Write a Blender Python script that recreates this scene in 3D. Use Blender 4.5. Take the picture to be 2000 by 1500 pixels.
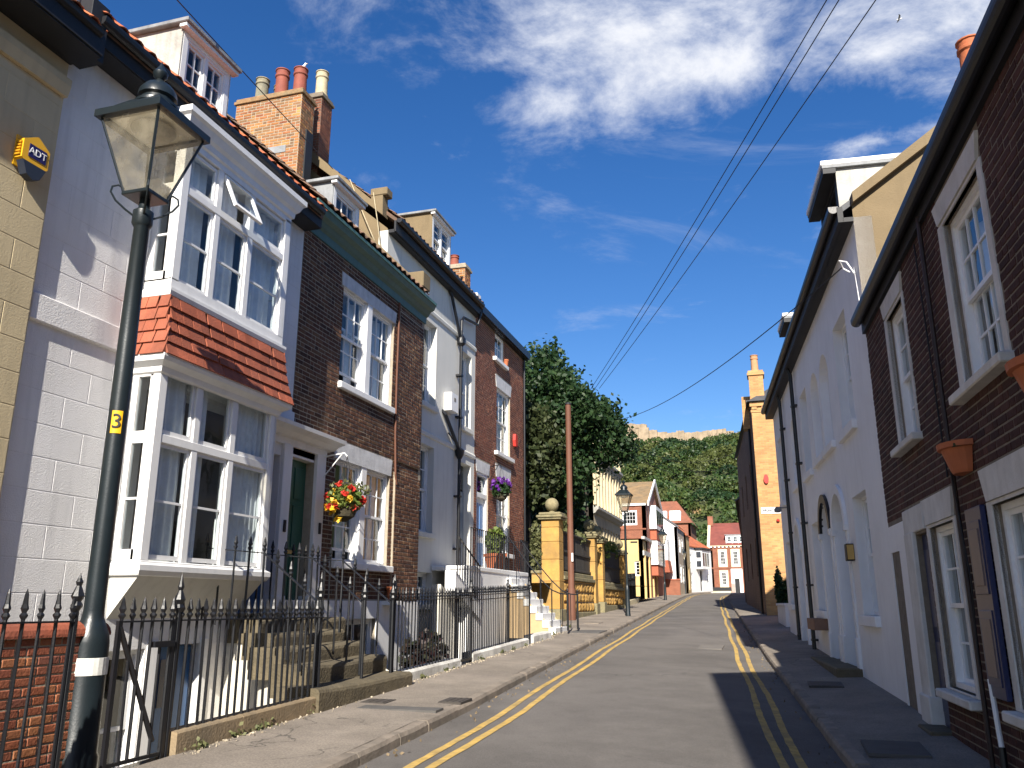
import bpy, bmesh, math, random
import numpy as np
from mathutils import Matrix, Vector
from mathutils.geometry import tessellate_polygon
R = math.radians
random.seed(7); rng = np.random.default_rng(7)
for o in list(bpy.data.objects): bpy.data.objects.remove(o)
sc = bpy.context.scene
COL = sc.collection
# ------------------------------------------------------------------ camera
cam = bpy.data.cameras.new('camera'); co = bpy.data.objects.new('camera', cam); COL.objects.link(co)
cam.sensor_width = 36; cam.lens = 1620/2000*36; cam.clip_end = 3000; cam.clip_start = .05
co.location = (0, 0, 0); co.rotation_euler = (R(90+14.865), 0, R(16.767)); sc.camera = co
# ------------------------------------------------------------------ world, sun, exposure
SUN = Vector((.29, -1.5, 1.0)).normalized()
elev = math.asin(SUN.z); rot = math.atan2(SUN.x, SUN.y)
w = bpy.data.worlds.new('World'); sc.world = w; w.use_nodes = True
nt = w.node_tree; nt.nodes.clear()
def N(t, **k):
    n = nt.nodes.new(t)
    for a, b in k.items(): setattr(n, a, b)
    return n
out = N('ShaderNodeOutputWorld'); bg = N('ShaderNodeBackground'); bg.inputs[1].default_value = .074
sky = N('ShaderNodeTexSky', sky_type='NISHITA', sun_disc=False, sun_elevation=elev, sun_rotation=rot, air_density=1.0, dust_density=.35, ozone_density=2.6)
hs = N('ShaderNodeHueSaturation'); hs.inputs['Hue'].default_value = .511; hs.inputs['Saturation'].default_value = 1.33; hs.inputs['Value'].default_value = 1.0
nt.links.new(sky.outputs[0], hs.inputs['Color'])
tc = N('ShaderNodeTexCoord'); sep = N('ShaderNodeSeparateXYZ'); nt.links.new(tc.outputs['Generated'], sep.inputs[0])
def MA(op, a, b=None, clamp=False):
    n = N('ShaderNodeMath', operation=op, use_clamp=clamp)
    for i, v in enumerate((a, b)):
        if v is None: continue
        if isinstance(v, (int, float)): n.inputs[i].default_value = v
        else: nt.links.new(v, n.inputs[i])
    return n.outputs[0]
den = MA('ADD', MA('MAXIMUM', sep.outputs[2], 0.0), .12)
px = MA('DIVIDE', sep.outputs[0], den); py = MA('DIVIDE', sep.outputs[1], den)
cmb = N('ShaderNodeCombineXYZ'); nt.links.new(px, cmb.inputs[0]); nt.links.new(py, cmb.inputs[1])
def noise(scale, detail, off, rough=.58, dist=0., sx=1., sy=1.):
    mp = N('ShaderNodeMapping'); mp.inputs['Location'].default_value = off; mp.inputs['Scale'].default_value = (sx, sy, 1)
    nt.links.new(cmb.outputs[0], mp.inputs[0])
    n = N('ShaderNodeTexNoise'); n.inputs['Scale'].default_value = scale; n.inputs['Detail'].default_value = detail
    n.inputs['Roughness'].default_value = rough; n.inputs['Distortion'].default_value = dist
    nt.links.new(mp.outputs[0], n.inputs[0]); return n.outputs['Fac']
CL1 = (3.1, 1.6, 0.0)
big = noise(.95, 3, CL1); fine = noise(4.2, 11, (1.3, 4.2, 2.), .64, .25); wisp = noise(1.7, 8, (7.7, 2.1, 5.), .66, .8, .8, 1.25)
v1 = MA('ADD', MA('MULTIPLY', big, .72), MA('MULTIPLY', fine, .40))
def ramp(v, a, b):
    m = N('ShaderNodeMapRange', interpolation_type='SMOOTHSTEP'); m.inputs[1].default_value = a; m.inputs[2].default_value = b
    nt.links.new(v, m.inputs[0]); return m.outputs[0]
def bank(cx, cy, rx, ry):
    a_ = MA('DIVIDE', MA('SUBTRACT', px, cx), rx); b_ = MA('DIVIDE', MA('SUBTRACT', py, cy), ry)
    d_ = MA('SQRT', MA('ADD', MA('MULTIPLY', a_, a_), MA('MULTIPLY', b_, b_))); return MA('SUBTRACT', 1.0, d_)
bk = MA('MAXIMUM', bank(-.16, .98, .42, .32), bank(-.08, 1.2, .30, .16)); bk = MA('MAXIMUM', bk, bank(.27, 1.20, .32, .17)); bk = MA('MAXIMUM', bk, bank(.23, 1.45, .17, .06))
bk = MA('MULTIPLY', MA('MAXIMUM', bk, -.35), .25)
v1 = MA('ADD', v1, MA('ADD', bk, MA('MULTIPLY', MA('SUBTRACT', fine, .5), .62)))
c1 = ramp(v1, .55, .90); c2 = MA('MULTIPLY', ramp(wisp, .55, .8), .45)
cm = MA('MAXIMUM', c1, c2)
hz = ramp(sep.outputs[2], .03, .3); cm = MA('MULTIPLY', cm, hz, True)
cm = MA('MULTIPLY', cm, .93)
cc = N('ShaderNodeMixRGB'); cc.inputs[1].default_value = (5.0, 5.4, 6.4, 1); cc.inputs[2].default_value = (7.3, 7.3, 7.4, 1)
nt.links.new(ramp(v1, .66, 1.02), cc.inputs[0])
mx = N('ShaderNodeMixRGB'); nt.links.new(cm, mx.inputs[0]); nt.links.new(hs.outputs[0], mx.inputs[1]); nt.links.new(cc.outputs[0], mx.inputs[2])
nt.links.new(mx.outputs[0], bg.inputs[0]); nt.links.new(bg.outputs[0], out.inputs[0])
sl = bpy.data.lights.new('sun', 'SUN'); so = bpy.data.objects.new('sun', sl); COL.objects.link(so)
sl.energy = 5.0; sl.angle = R(.53); sl.color = (1, .93, .82)
so.rotation_euler = (-SUN).to_track_quat('-Z', 'Y').to_euler()
vs = sc.view_settings; vs.view_transform = 'Standard'; vs.look = 'None'; vs.gamma = 1; vs.exposure = 1.0; vs.use_curve_mapping = False

sc.cycles.max_bounces = 7; sc.cycles.diffuse_bounces = 4; sc.cycles.glossy_bounces = 3; sc.cycles.transmission_bounces = 3; sc.cycles.transparent_max_bounces = 10
# ------------------------------------------------------------------ materials
MATS = {}
def mat(name, col, rough=.7, var=.12, scale=6., bump=.15, bscale=40., metal=0., spec=.4, col2=None, streak=0., rand=0., coat=0.):
    """procedural paint / stone / metal: base colour broken up by two noises, optional second colour, streaks, per-piece tint"""
    if name in MATS: return MATS[name]
    m = bpy.data.materials.new(name); m.use_nodes = True; t = m.node_tree; t.nodes.clear(); MATS[name] = m
    def n(ty, **k):
        q = t.nodes.new(ty)
        for a, b in k.items(): setattr(q, a, b)
        return q
    L = t.links.new
    o = n('ShaderNodeOutputMaterial'); b = n('ShaderNodeBsdfPrincipled'); L(b.outputs[0], o.inputs[0])
    b.inputs['Roughness'].default_value = rough; b.inputs['Metallic'].default_value = metal; b.inputs['Specular IOR Level'].default_value = spec
    if coat: b.inputs['Coat Weight'].default_value = coat
    g = n('ShaderNodeNewGeometry'); mp = n('ShaderNodeMapping'); L(g.outputs['Position'], mp.inputs[0])
    n1 = n('ShaderNodeTexNoise'); n1.inputs['Scale'].default_value = scale; n1.inputs['Detail'].default_value = 7; n1.inputs['Roughness'].default_value = .62; L(mp.outputs[0], n1.inputs[0])
    mr = n('ShaderNodeMapRange'); mr.inputs[1].default_value = .28; mr.inputs[2].default_value = .72; mr.inputs[3].default_value = 1-var; mr.inputs[4].default_value = 1+var*.7; L(n1.outputs['Fac'], mr.inputs[0])
    fac = mr.outputs[0]
    base = n('ShaderNodeRGB'); base.outputs[0].default_value = (*col, 1); c = base.outputs[0]
    if col2:
        n2 = n('ShaderNodeTexNoise'); n2.inputs['Scale'].default_value = scale*.35; n2.inputs['Detail'].default_value = 9; n2.inputs['Roughness'].default_value = .7; L(mp.outputs[0], n2.inputs[0])
        r2 = n('ShaderNodeMapRange'); r2.inputs[1].default_value = .42; r2.inputs[2].default_value = .68; L(n2.outputs['Fac'], r2.inputs[0])
        mxx = n('ShaderNodeMixRGB'); mxx.inputs[2].default_value = (*col2, 1); L(c, mxx.inputs[1]); L(r2.outputs[0], mxx.inputs[0]); c = mxx.outputs[0]
    if streak:
        ms = n('ShaderNodeMapping'); ms.inputs['Scale'].default_value = (5, 5, .45); L(g.outputs['Position'], ms.inputs[0])
        ns = n('ShaderNodeTexNoise'); ns.inputs['Scale'].default_value = 1.6; ns.inputs['Detail'].default_value = 6; L(ms.outputs[0], ns.inputs[0])
        rs = n('ShaderNodeMapRange'); rs.inputs[1].default_value = .5; rs.inputs[2].default_value = .8; rs.inputs[3].default_value = 1; rs.inputs[4].default_value = 1-streak; L(ns.outputs['Fac'], rs.inputs[0])
        mm = n('ShaderNodeMath', operation='MULTIPLY'); L(fac, mm.inputs[0]); L(rs.outputs[0], mm.inputs[1]); fac = mm.outputs[0]
    if rand:
        oi = n('ShaderNodeObjectInfo'); ad = n('ShaderNodeMath', operation='ADD'); L(oi.outputs['Random'], ad.inputs[0]); L(g.outputs['Random Per Island'], ad.inputs[1])
        fr = n('ShaderNodeMath', operation='FRACT'); L(ad.outputs[0], fr.inputs[0])
        rr = n('ShaderNodeMapRange'); rr.inputs[3].default_value = 1-rand; rr.inputs[4].default_value = 1+rand*.8; L(fr.outputs[0], rr.inputs[0])
        mm = n('ShaderNodeMath', operation='MULTIPLY'); L(fac, mm.inputs[0]); L(rr.outputs[0], mm.inputs[1]); fac = mm.outputs[0]
    mul = n('ShaderNodeMixRGB', blend_type='MULTIPLY'); mul.inputs[0].default_value = 1; L(c, mul.inputs[1]); L(fac, mul.inputs[2]); L(mul.outputs[0], b.inputs['Base Color'])
    if bump:
        nb = n('ShaderNodeTexNoise'); nb.inputs['Scale'].default_value = bscale; nb.inputs['Detail'].default_value = 5; L(mp.outputs[0], nb.inputs[0])
        bp = n('ShaderNodeBump'); bp.inputs['Strength'].default_value = bump; bp.inputs['Distance'].default_value = .02; L(nb.outputs['Fac'], bp.inputs['Height']); L(bp.outputs[0], b.inputs['Normal'])
    return m
def brickmat(name, cols, var=.25):
    """per-brick colour from a ramp, random per island and per object"""
    if name in MATS: return MATS[name]
    m = bpy.data.materials.new(name); m.use_nodes = True; t = m.node_tree; t.nodes.clear(); MATS[name] = m; L = t.links.new
    n = t.nodes.new
    o = n('ShaderNodeOutputMaterial'); b = n('ShaderNodeBsdfPrincipled'); L(b.outputs[0], o.inputs[0]); b.inputs['Roughness'].default_value = .88; b.inputs['Specular IOR Level'].default_value = .25
    g = n('ShaderNodeNewGeometry'); oi = n('ShaderNodeObjectInfo')
    ad = n('ShaderNodeMath'); L(oi.outputs['Random'], ad.inputs[0]); L(g.outputs['Random Per Island'], ad.inputs[1])
    fr = n('ShaderNodeMath'); fr.operation = 'FRACT'; L(ad.outputs[0], fr.inputs[0])
    rp = n('ShaderNodeValToRGB'); L(fr.outputs[0], rp.inputs[0])
    while len(rp.color_ramp.elements) < len(cols): rp.color_ramp.elements.new(.5)
    for i, (e, c) in enumerate(zip(rp.color_ramp.elements, cols)): e.position = i/(len(cols)-1); e.color = (*c, 1)
    nz = n('ShaderNodeTexNoise'); nz.inputs['Scale'].default_value = 22; nz.inputs['Detail'].default_value = 8; nz.inputs['Roughness'].default_value = .7; L(g.outputs['Position'], nz.inputs[0])
    mr = n('ShaderNodeMapRange'); mr.inputs[1].default_value = .3; mr.inputs[2].default_value = .7; mr.inputs[3].default_value = 1-var; mr.inputs[4].default_value = 1+var; L(nz.outputs['Fac'], mr.inputs[0])
    mu = n('ShaderNodeMixRGB'); mu.blend_type = 'MULTIPLY'; mu.inputs[0].default_value = 1; L(rp.outputs[0], mu.inputs[1]); L(mr.outputs[0], mu.inputs[2]); L(mu.outputs[0], b.inputs['Base Color'])
    nl = n('ShaderNodeTexNoise'); nl.inputs['Scale'].default_value = .9; nl.inputs['Detail'].default_value = 6; nl.inputs['Roughness'].default_value = .7; L(g.outputs['Position'], nl.inputs[0])
    ml = n('ShaderNodeMapRange'); ml.inputs[1].default_value = .32; ml.inputs[2].default_value = .68; ml.inputs[3].default_value = .62; ml.inputs[4].default_value = 1.25; L(nl.outputs['Fac'], ml.inputs[0])
    m2 = n('ShaderNodeMixRGB'); m2.blend_type = 'MULTIPLY'; m2.inputs[0].default_value = 1; L(mu.outputs[0], m2.inputs[1]); L(ml.outputs[0], m2.inputs[2]); L(m2.outputs[0], b.inputs['Base Color'])
    nb = n('ShaderNodeTexNoise'); nb.inputs['Scale'].default_value = 55; nb.inputs['Detail'].default_value = 5; L(g.outputs['Position'], nb.inputs[0])
    bp = n('ShaderNodeBump'); bp.inputs['Strength'].default_value = .4; bp.inputs['Distance'].default_value = .015; L(nb.outputs['Fac'], bp.inputs['Height']); L(bp.outputs[0], b.inputs['Normal'])
    return m
def texbrick(name, c1, c2, mortar, s=1.0):
    """far brickwork: Brick Texture on object coordinates (x along wall, z up)"""
    if name in MATS: return MATS[name]
    m = bpy.data.materials.new(name); m.use_nodes = True; t = m.node_tree; t.nodes.clear(); MATS[name] = m; L = t.links.new; n = t.nodes.new
    o = n('ShaderNodeOutputMaterial'); b = n('ShaderNodeBsdfPrincipled'); L(b.outputs[0], o.inputs[0]); b.inputs['Roughness'].default_value = .88
    g = n('ShaderNodeNewGeometry'); sp = n('ShaderNodeSeparateXYZ'); L(g.outputs['Position'], sp.inputs[0])
    ad = n('ShaderNodeMath'); L(sp.outputs[0], ad.inputs[0]); L(sp.outputs[1], ad.inputs[1])
    cb = n('ShaderNodeCombineXYZ'); L(ad.outputs[0], cb.inputs[0]); L(sp.outputs[2], cb.inputs[1])
    br = n('ShaderNodeTexBrick'); L(cb.outputs[0], br.inputs[0]); br.inputs['Scale'].default_value = s
    br.inputs['Brick Width'].default_value = .23; br.inputs['Row Height'].default_value = .075; br.inputs['Mortar Size'].default_value = .006; br.inputs['Bias'].default_value = 0
    br.inputs['Color1'].default_value = (*c1, 1); br.inputs['Color2'].default_value = (*c2, 1); br.inputs['Mortar'].default_value = (*mortar, 1)
    nz = n('ShaderNodeTexNoise'); nz.inputs['Scale'].default_value = 1.2; nz.inputs['Detail'].default_value = 8; L(g.outputs['Position'], nz.inputs[0])
    mr = n('ShaderNodeMapRange'); mr.inputs[1].default_value = .3; mr.inputs[2].default_value = .7; mr.inputs[3].default_value = .78; mr.inputs[4].default_value = 1.15; L(nz.outputs['Fac'], mr.inputs[0])
    mu = n('ShaderNodeMixRGB'); mu.blend_type = 'MULTIPLY'; mu.inputs[0].default_value = 1; L(br.outputs[0], mu.inputs[1]); L(mr.outputs[0], mu.inputs[2]); L(mu.outputs[0], b.inputs['Base Color'])
    bp = n('ShaderNodeBump'); bp.inputs['Strength'].default_value = .5; bp.inputs['Distance'].default_value = .01; bp.invert = True; L(br.outputs['Fac'], bp.inputs['Height']); L(bp.outputs[0], b.inputs['Normal'])
    return m
def glassmat(name='glass', tint=(.82, .88, .9), fac=.0):
    if name in MATS: return MATS[name]
    m = bpy.data.materials.new(name); m.use_nodes = True; t = m.node_tree; t.nodes.clear(); MATS[name] = m; L = t.links.new; n = t.nodes.new
    o = n('ShaderNodeOutputMaterial'); mixs = n('ShaderNodeMixShader'); tr = n('ShaderNodeBsdfTransparent'); gl = n('ShaderNodeBsdfGlossy')
    tr.inputs[0].default_value = (*tint, 1); gl.inputs['Roughness'].default_value = .015
    g = n('ShaderNodeNewGeometry'); nz = n('ShaderNodeTexNoise'); nz.inputs['Scale'].default_value = 3.; L(g.outputs['Position'], nz.inputs[0])
    bp = n('ShaderNodeBump'); bp.inputs['Strength'].default_value = .06; bp.inputs['Distance'].default_value = .05; L(nz.outputs['Fac'], bp.inputs['Height']); L(bp.outputs[0], gl.inputs['Normal'])
    dt = n('ShaderNodeVectorMath'); dt.operation = 'DOT_PRODUCT'; L(g.outputs['Incoming'], dt.inputs[0]); L(g.outputs['Normal'], dt.inputs[1])   # Schlick reflectance, same from both sides
    def mth(op, a, b_=None):
        q = n('ShaderNodeMath'); q.operation = op
        for i, v in enumerate((a, b_)):
            if v is None: continue
            if isinstance(v, (int, float)): q.inputs[i].default_value = v
            else: L(v, q.inputs[i])
        return q.outputs[0]
    sch = mth('ADD', .07, mth('MULTIPLY', .93, mth('POWER', mth('SUBTRACT', 1.0, mth('ABSOLUTE', dt.outputs['Value'])), 4.5)))
    ad = n('ShaderNodeMath'); ad.inputs[1].default_value = fac; L(sch, ad.inputs[0]); L(ad.outputs[0], mixs.inputs[0]); L(tr.outputs[0], mixs.inputs[1]); L(gl.outputs[0], mixs.inputs[2]); L(mixs.outputs[0], o.inputs[0])
    return m
def leafmat(name, c1, c2, trans=.35):
    if name in MATS: return MATS[name]
    m = bpy.data.materials.new(name); m.use_nodes = True; t = m.node_tree; t.nodes.clear(); MATS[name] = m; L = t.links.new; n = t.nodes.new
    o = n('ShaderNodeOutputMaterial'); b = n('ShaderNodeBsdfPrincipled'); b.inputs['Roughness'].default_value = .5; b.inputs['Specular IOR Level'].default_value = .35
    g = n('ShaderNodeNewGeometry'); rp = n('ShaderNodeMixRGB'); rp.inputs[1].default_value = (*c1, 1); rp.inputs[2].default_value = (*c2, 1); L(g.outputs['Random Per Island'], rp.inputs[0]); L(rp.outputs[0], b.inputs['Base Color'])
    tl = n('ShaderNodeBsdfTranslucent'); L(rp.outputs[0], tl.inputs[0]); mixs = n('ShaderNodeMixShader'); mixs.inputs[0].default_value = trans
    L(b.outputs[0], mixs.inputs[1]); L(tl.outputs[0], mixs.inputs[2]); L(mixs.outputs[0], o.inputs[0]); return m

WHITE = mat('white_paint', (.80, .80, .79), .45, .05, 3, .06, 60, streak=.10)
WFRAME = mat('white_joinery', (.82, .82, .81), .38, .05, 5, .03, 60, streak=.08)
RENDW = mat('white_render', (.80, .79, .78), .85, .07, 1.3, .3, 70, streak=.16, col2=(.73, .715, .69))
RENDW2 = mat('cream_white_render', (.66, .65, .60), .8, .06, 1.6, .2, 50, streak=.14)
RENDR = mat('white_smooth_render', (.83, .82, .81), .75, .05, 1.5, .12, 50, streak=.07, col2=(.78, .765, .745))
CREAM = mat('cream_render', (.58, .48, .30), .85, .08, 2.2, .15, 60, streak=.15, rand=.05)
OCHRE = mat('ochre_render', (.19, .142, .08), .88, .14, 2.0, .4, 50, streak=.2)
BLACK = mat('black_gloss_paint', (.007, .008, .011), .42, .2, 8, .08, 60, spec=.5)
BLACKM = mat('black_matt', (.016, .017, .02), .6, .25, 5, .1, 50)
LAMPG = mat('lamp_green_black', (.011, .017, .021), .35, .2, 8, .06, 60, spec=.5)
GREEN = mat('green_cornice_paint', (.075, .155, .135), .5, .12, 4, .05, 60, streak=.2)
DGREEN = mat('green_door_paint', (.035, .115, .075), .32, .08, 4, .03)
BLUE = mat('blue_door_paint', (.022, .085, .21), .35, .08, 4, .03)
NAVY = mat('navy_door_paint', (.012, .02, .075), .35, .1, 4, .03)
STONE = mat('worn_sandstone', (.135, .11, .068), .9, .3, 5, .7, 30, col2=(.095, .08, .055), rand=.08)
OCHST = mat('ochre_sandstone', (.50, .29, .075), .9, .22, 3, .6, 25, col2=(.36, .22, .075), rand=.16)
GREYST = mat('lichen_stone', (.27, .23, .13), .92, .25, 9, .6, 35, col2=(.16, .15, .09))
TILE = mat('red_clay_tile', (.36, .098, .05), .78, .2, 5, .3, 40, col2=(.27, .085, .05), rand=.24)
PANT = mat('orange_pantile', (.50, .14, .052), .8, .22, 4, .35, 30, col2=(.30, .10, .055), rand=.24)
PANT2 = mat('brown_pantile', (.20, .115, .075), .85, .25, 4, .4, 30, col2=(.11, .085, .06), rand=.22)
SLATE = mat('slate', (.075, .08, .09), .6, .25, 3, .3, 30, rand=.15)
LEAD = mat('lead_sheet', (.27, .28, .29), .6, .25, 4, .25, 20, col2=(.17, .178, .185), streak=.3)
TERRA = mat('terracotta', (.42, .125, .05), .75, .15, 6, .2, 40)
TERRD = mat('red_chimney_pot', (.25, .07, .045), .75, .2, 6, .2, 40)
BUFF = mat('buff_chimney_pot', (.50, .42, .27), .8, .22, 6, .2, 40, col2=(.25, .22, .15))
MORT = mat('lime_mortar', (.36, .31, .235), .95, .2, 10, .4, 60)
MORTD = mat('dark_mortar', (.20, .165, .125), .95, .25, 10, .4, 60)
INTER = mat('room_plaster', (.20, .185, .17), .9, .1, 3, 0)
CURT = mat('net_curtain', (.86, .86, .86), .9, .1, 12, 0)
RUST = mat('rust_brown_paint', (.135, .055, .032), .7, .15, 5, .12, 40, streak=.15)
YEL = mat('yellow_plastic', (.78, .42, .02), .35, .04, 4, 0); NAVYP = mat('navy_print', (.02, .015, .1), .4, .02, 4, 0); WPR = mat('white_print', (.85, .85, .85), .4, .02, 4, 0)
REDP = mat('red_plastic', (.55, .045, .035), .35, .05, 4, 0)
BRASS = mat('brass_plate', (.62, .42, .16), .28, .1, 6, .05, metal=.9)
WOODD = mat('dark_weathered_boards', (.055, .05, .045), .8, .25, 6, .3, 30, streak=.25, rand=.2)
BR_C = brickmat('brown_brick', [(.055, .028, .020), (.11, .05, .031), (.145, .068, .038), (.085, .039, .026), (.18, .10, .054), (.07, .036, .026)])
BR_E = brickmat('red_brick', [(.19, .072, .045), (.25, .10, .06), (.14, .054, .038), (.23, .088, .05), (.17, .062, .042)])
BR_R = brickmat('dark_red_brick', [(.045, .021, .018), (.068, .029, .023), (.056, .025, .021), (.09, .04, .03), (.038, .019, .018)])
BR_CH = brickmat('chimney_brick', [(.40, .14, .055), (.46, .24, .08), (.30, .10, .05), (.36, .19, .08), (.20, .12, .07), (.44, .18, .06)])
BR_O = texbrick('orange_brick_far', (.52, .29, .11), (.40, .20, .075), (.34, .25, .14))
BR_F = texbrick('red_brick_far', (.29, .10, .055), (.23, .075, .042), (.24, .15, .10))
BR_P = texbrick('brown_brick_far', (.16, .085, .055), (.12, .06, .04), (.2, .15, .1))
GLASS = glassmat()
LEAF = leafmat('tree_leaf', (.014, .040, .015), (.042, .080, .024)); LEAF2 = leafmat('tree_leaf_olive', (.035, .052, .02), (.075, .09, .034))
LEAFH = leafmat('hill_leaf', (.03, .068, .017), (.078, .112, .028), .2); LEAFH2 = leafmat('hill_leaf_olive', (.06, .078, .02), (.10, .118, .032), .2); LEAFH3 = leafmat('hill_leaf_dark', (.014, .038, .014), (.03, .062, .02), .2); LEAFG = leafmat('bright_leaf', (.10, .16, .03), (.2, .24, .06))
LEAFV = leafmat('grey_green_leaf', (.10, .12, .05), (.2, .2, .09))
FLR = leafmat('red_petal', (.6, .02, .02), (.5, .06, .03), .2); FLY = leafmat('yellow_petal', (.8, .42, .02), (.75, .55, .06), .2); FLP = leafmat('purple_petal', (.10, .02, .22), (.17, .04, .33), .2)

# ------------------------------------------------------------------ object helpers
MW = {}
class Fr:
    """wall frame: x along the wall (left to right seen from outside), y inward, z up"""
    def __init__(s, ox, oy, ux, uy):
        l = math.hypot(ux, uy); ux /= l; uy /= l
        s.M = Matrix(((ux, -uy, 0, ox), (uy, ux, 0, oy), (0, 0, 1, 0), (0, 0, 0, 1)))
    def p(s, u, v, z): return s.M @ Vector((u, v, z))
I4 = Fr(0, 0, 1, 0)
def mesh(name, V, F, smooth=False):
    me = bpy.data.meshes.new(name); me.from_pydata([tuple(v) for v in V], [], F)
    if smooth: me.polygons.foreach_set('use_smooth', [True]*len(me.polygons))
    return me
def put(name, me, m, M=None, par=None, kind=None):
    if m and not me.materials: me.materials.append(m)
    o = bpy.data.objects.new(name, me); COL.objects.link(o); M = M if M is not None else Matrix()
    MW[o.name] = M.copy()
    if par is not None: o.parent = par; o.matrix_parent_inverse = MW[par.name].inverted()
    o.matrix_basis = M
    if kind: o['kind'] = kind
    return o
def thing(name, label, cat, loc, group=None):
    o = bpy.data.objects.new(name, None); COL.objects.link(o); M = Matrix.Translation(loc); o.matrix_basis = M; MW[o.name] = M
    o.empty_display_size = .2; tag(o, label, cat, group); return o
def tag(o, label, cat, group=None):
    o['label'] = label; o['category'] = cat
    if group: o['group'] = group
    return o
class B:
    """collects geometry in frame coordinates; one build = one object"""
    def __init__(s): s.V = []; s.F = []
    def add(s, V, F): k = len(s.V); s.V += [tuple(v) for v in V]; s.F += [tuple(i+k for i in f) for f in F]; return s
    def box(s, u0, u1, v0, v1, z0, z1, c=0.):
        if u0 > u1: u0, u1 = u1, u0
        if v0 > v1: v0, v1 = v1, v0
        if z0 > z1: z0, z1 = z1, z0
        if c <= 0:
            V = [(u, v, z) for z in (z0, z1) for v in (v0, v1) for u in (u0, u1)]
            return s.add(V, [(0, 2, 3, 1), (4, 5, 7, 6), (0, 1, 5, 4), (2, 6, 7, 3), (0, 4, 6, 2), (1, 3, 7, 5)])
        c = min(c, (u1-u0)*.3, (v1-v0)*.3, (z1-z0)*.3)
        bm = bmesh.new(); bmesh.ops.create_cube(bm, size=1)
        bmesh.ops.scale(bm, vec=(u1-u0, v1-v0, z1-z0), verts=bm.verts); bmesh.ops.translate(bm, vec=((u0+u1)/2, (v0+v1)/2, (z0+z1)/2), verts=bm.verts)
        bmesh.ops.bevel(bm, geom=bm.edges[:], offset=c, segments=1, affect='EDGES', profile=.5)
        bm.verts.index_update(); s.add([v.co[:] for v in bm.verts], [[v.index for v in f.verts] for f in bm.faces]); bm.free(); return s
    def prism(s, poly, v0, v1):
        """poly in (u,z), extruded along v"""
        n = len(poly); V = [(u, v0, z) for u, z in poly]+[(u, v1, z) for u, z in poly]
        a = sum(poly[i][0]*poly[(i+1) % n][1]-poly[(i+1) % n][0]*poly[i][1] for i in range(n))
        f = list(range(n)); F = [tuple(f) if a > 0 else tuple(f[::-1]), tuple(i+n for i in (f[::-1] if a > 0 else f))]
        for i in range(n):
            j = (i+1) % n; F.append((i, i+n, j+n, j) if a > 0 else (i, j, j+n, i+n))
        return s.add(V, F)
    def prismu(s, poly, u0, u1):
        """poly in (v,z), extruded along u"""
        n = len(poly); a = sum(poly[i][0]*poly[(i+1) % n][1]-poly[(i+1) % n][0]*poly[i][1] for i in range(n))
        V = [(u0, v, z) for v, z in poly]+[(u1, v, z) for v, z in poly]; f = list(range(n))
        F = [tuple(f[::-1]) if a > 0 else tuple(f), tuple(i+n for i in (f if a > 0 else f[::-1]))]
        for i in range(n):
            j = (i+1) % n; F.append((i, j, j+n, i+n) if a > 0 else (i, i+n, j+n, j))
        return s.add(V, F)
    def tube(s, pts, r, n=8, cap=True):
        pts = [Vector(p) for p in pts]; rs = r if isinstance(r, (list, tuple)) else [r]*len(pts); k = len(s.V); up = None
        for i, p in enumerate(pts):
            d = (pts[min(i+1, len(pts)-1)]-pts[max(i-1, 0)]).normalized()
            a = d.orthogonal().normalized() if up is None else (up-d*up.dot(d)).normalized()
            up = a; b = d.cross(a)
            for j in range(n): s.V.append(tuple(p+(a*math.cos(2*math.pi*j/n)+b*math.sin(2*math.pi*j/n))*rs[i]))
        for i in range(len(pts)-1):
            for j in range(n): s.F.append((k+i*n+j, k+i*n+(j+1) % n, k+(i+1)*n+(j+1) % n, k+(i+1)*n+j))
        if cap: s.F.append(tuple(k+j for j in range(n))[::-1]); s.F.append(tuple(k+(len(pts)-1)*n+j for j in range(n)))
        return s
    def lathe(s, prof, c=(0, 0, 0), n=12):
        k = len(s.V)
        for r, z in prof:
            for j in range(n): s.V.append((c[0]+r*math.cos(2*math.pi*j/n), c[1]+r*math.sin(2*math.pi*j/n), c[2]+z))
        for i in range(len(prof)-1):
            for j in range(n): s.F.append((k+i*n+j, k+i*n+(j+1) % n, k+(i+1)*n+(j+1) % n, k+(i+1)*n+j))
        s.F.append(tuple(k+j for j in range(n))[::-1]); s.F.append(tuple(k+(len(prof)-1)*n+j for j in range(n))); return s
    def build(s, name, m, F=I4, par=None, kind=None, smooth=False):
        return put(name, mesh(name, s.V, s.F, smooth), m, F.M, par, kind)
def autosmooth(o, deg=35):
    me = o.data; me.polygons.foreach_set('use_smooth', [True]*len(me.polygons))
    try: me.set_sharp_from_angle(angle=R(deg))
    except Exception: pass
    return o
def boxo(name, m, F, par, *a, c=.006): return B().box(*a, c=c).build(name, m, F, par)
def arch(u0, u1, z0, zs, n=12, rise=None):
    """opening with a round head springing at zs"""
    r = (u1-u0)/2; rise = rise or r; cu = (u0+u1)/2
    return [(u0, z0), (u1, z0)]+[(cu+r*math.cos(math.pi*i/n), zs+rise*math.sin(math.pi*i/n)) for i in range(n+1)]
def rect(u0, u1, z0, z1): return [(u0, z0), (u1, z0), (u1, z1), (u0, z1)]
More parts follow.
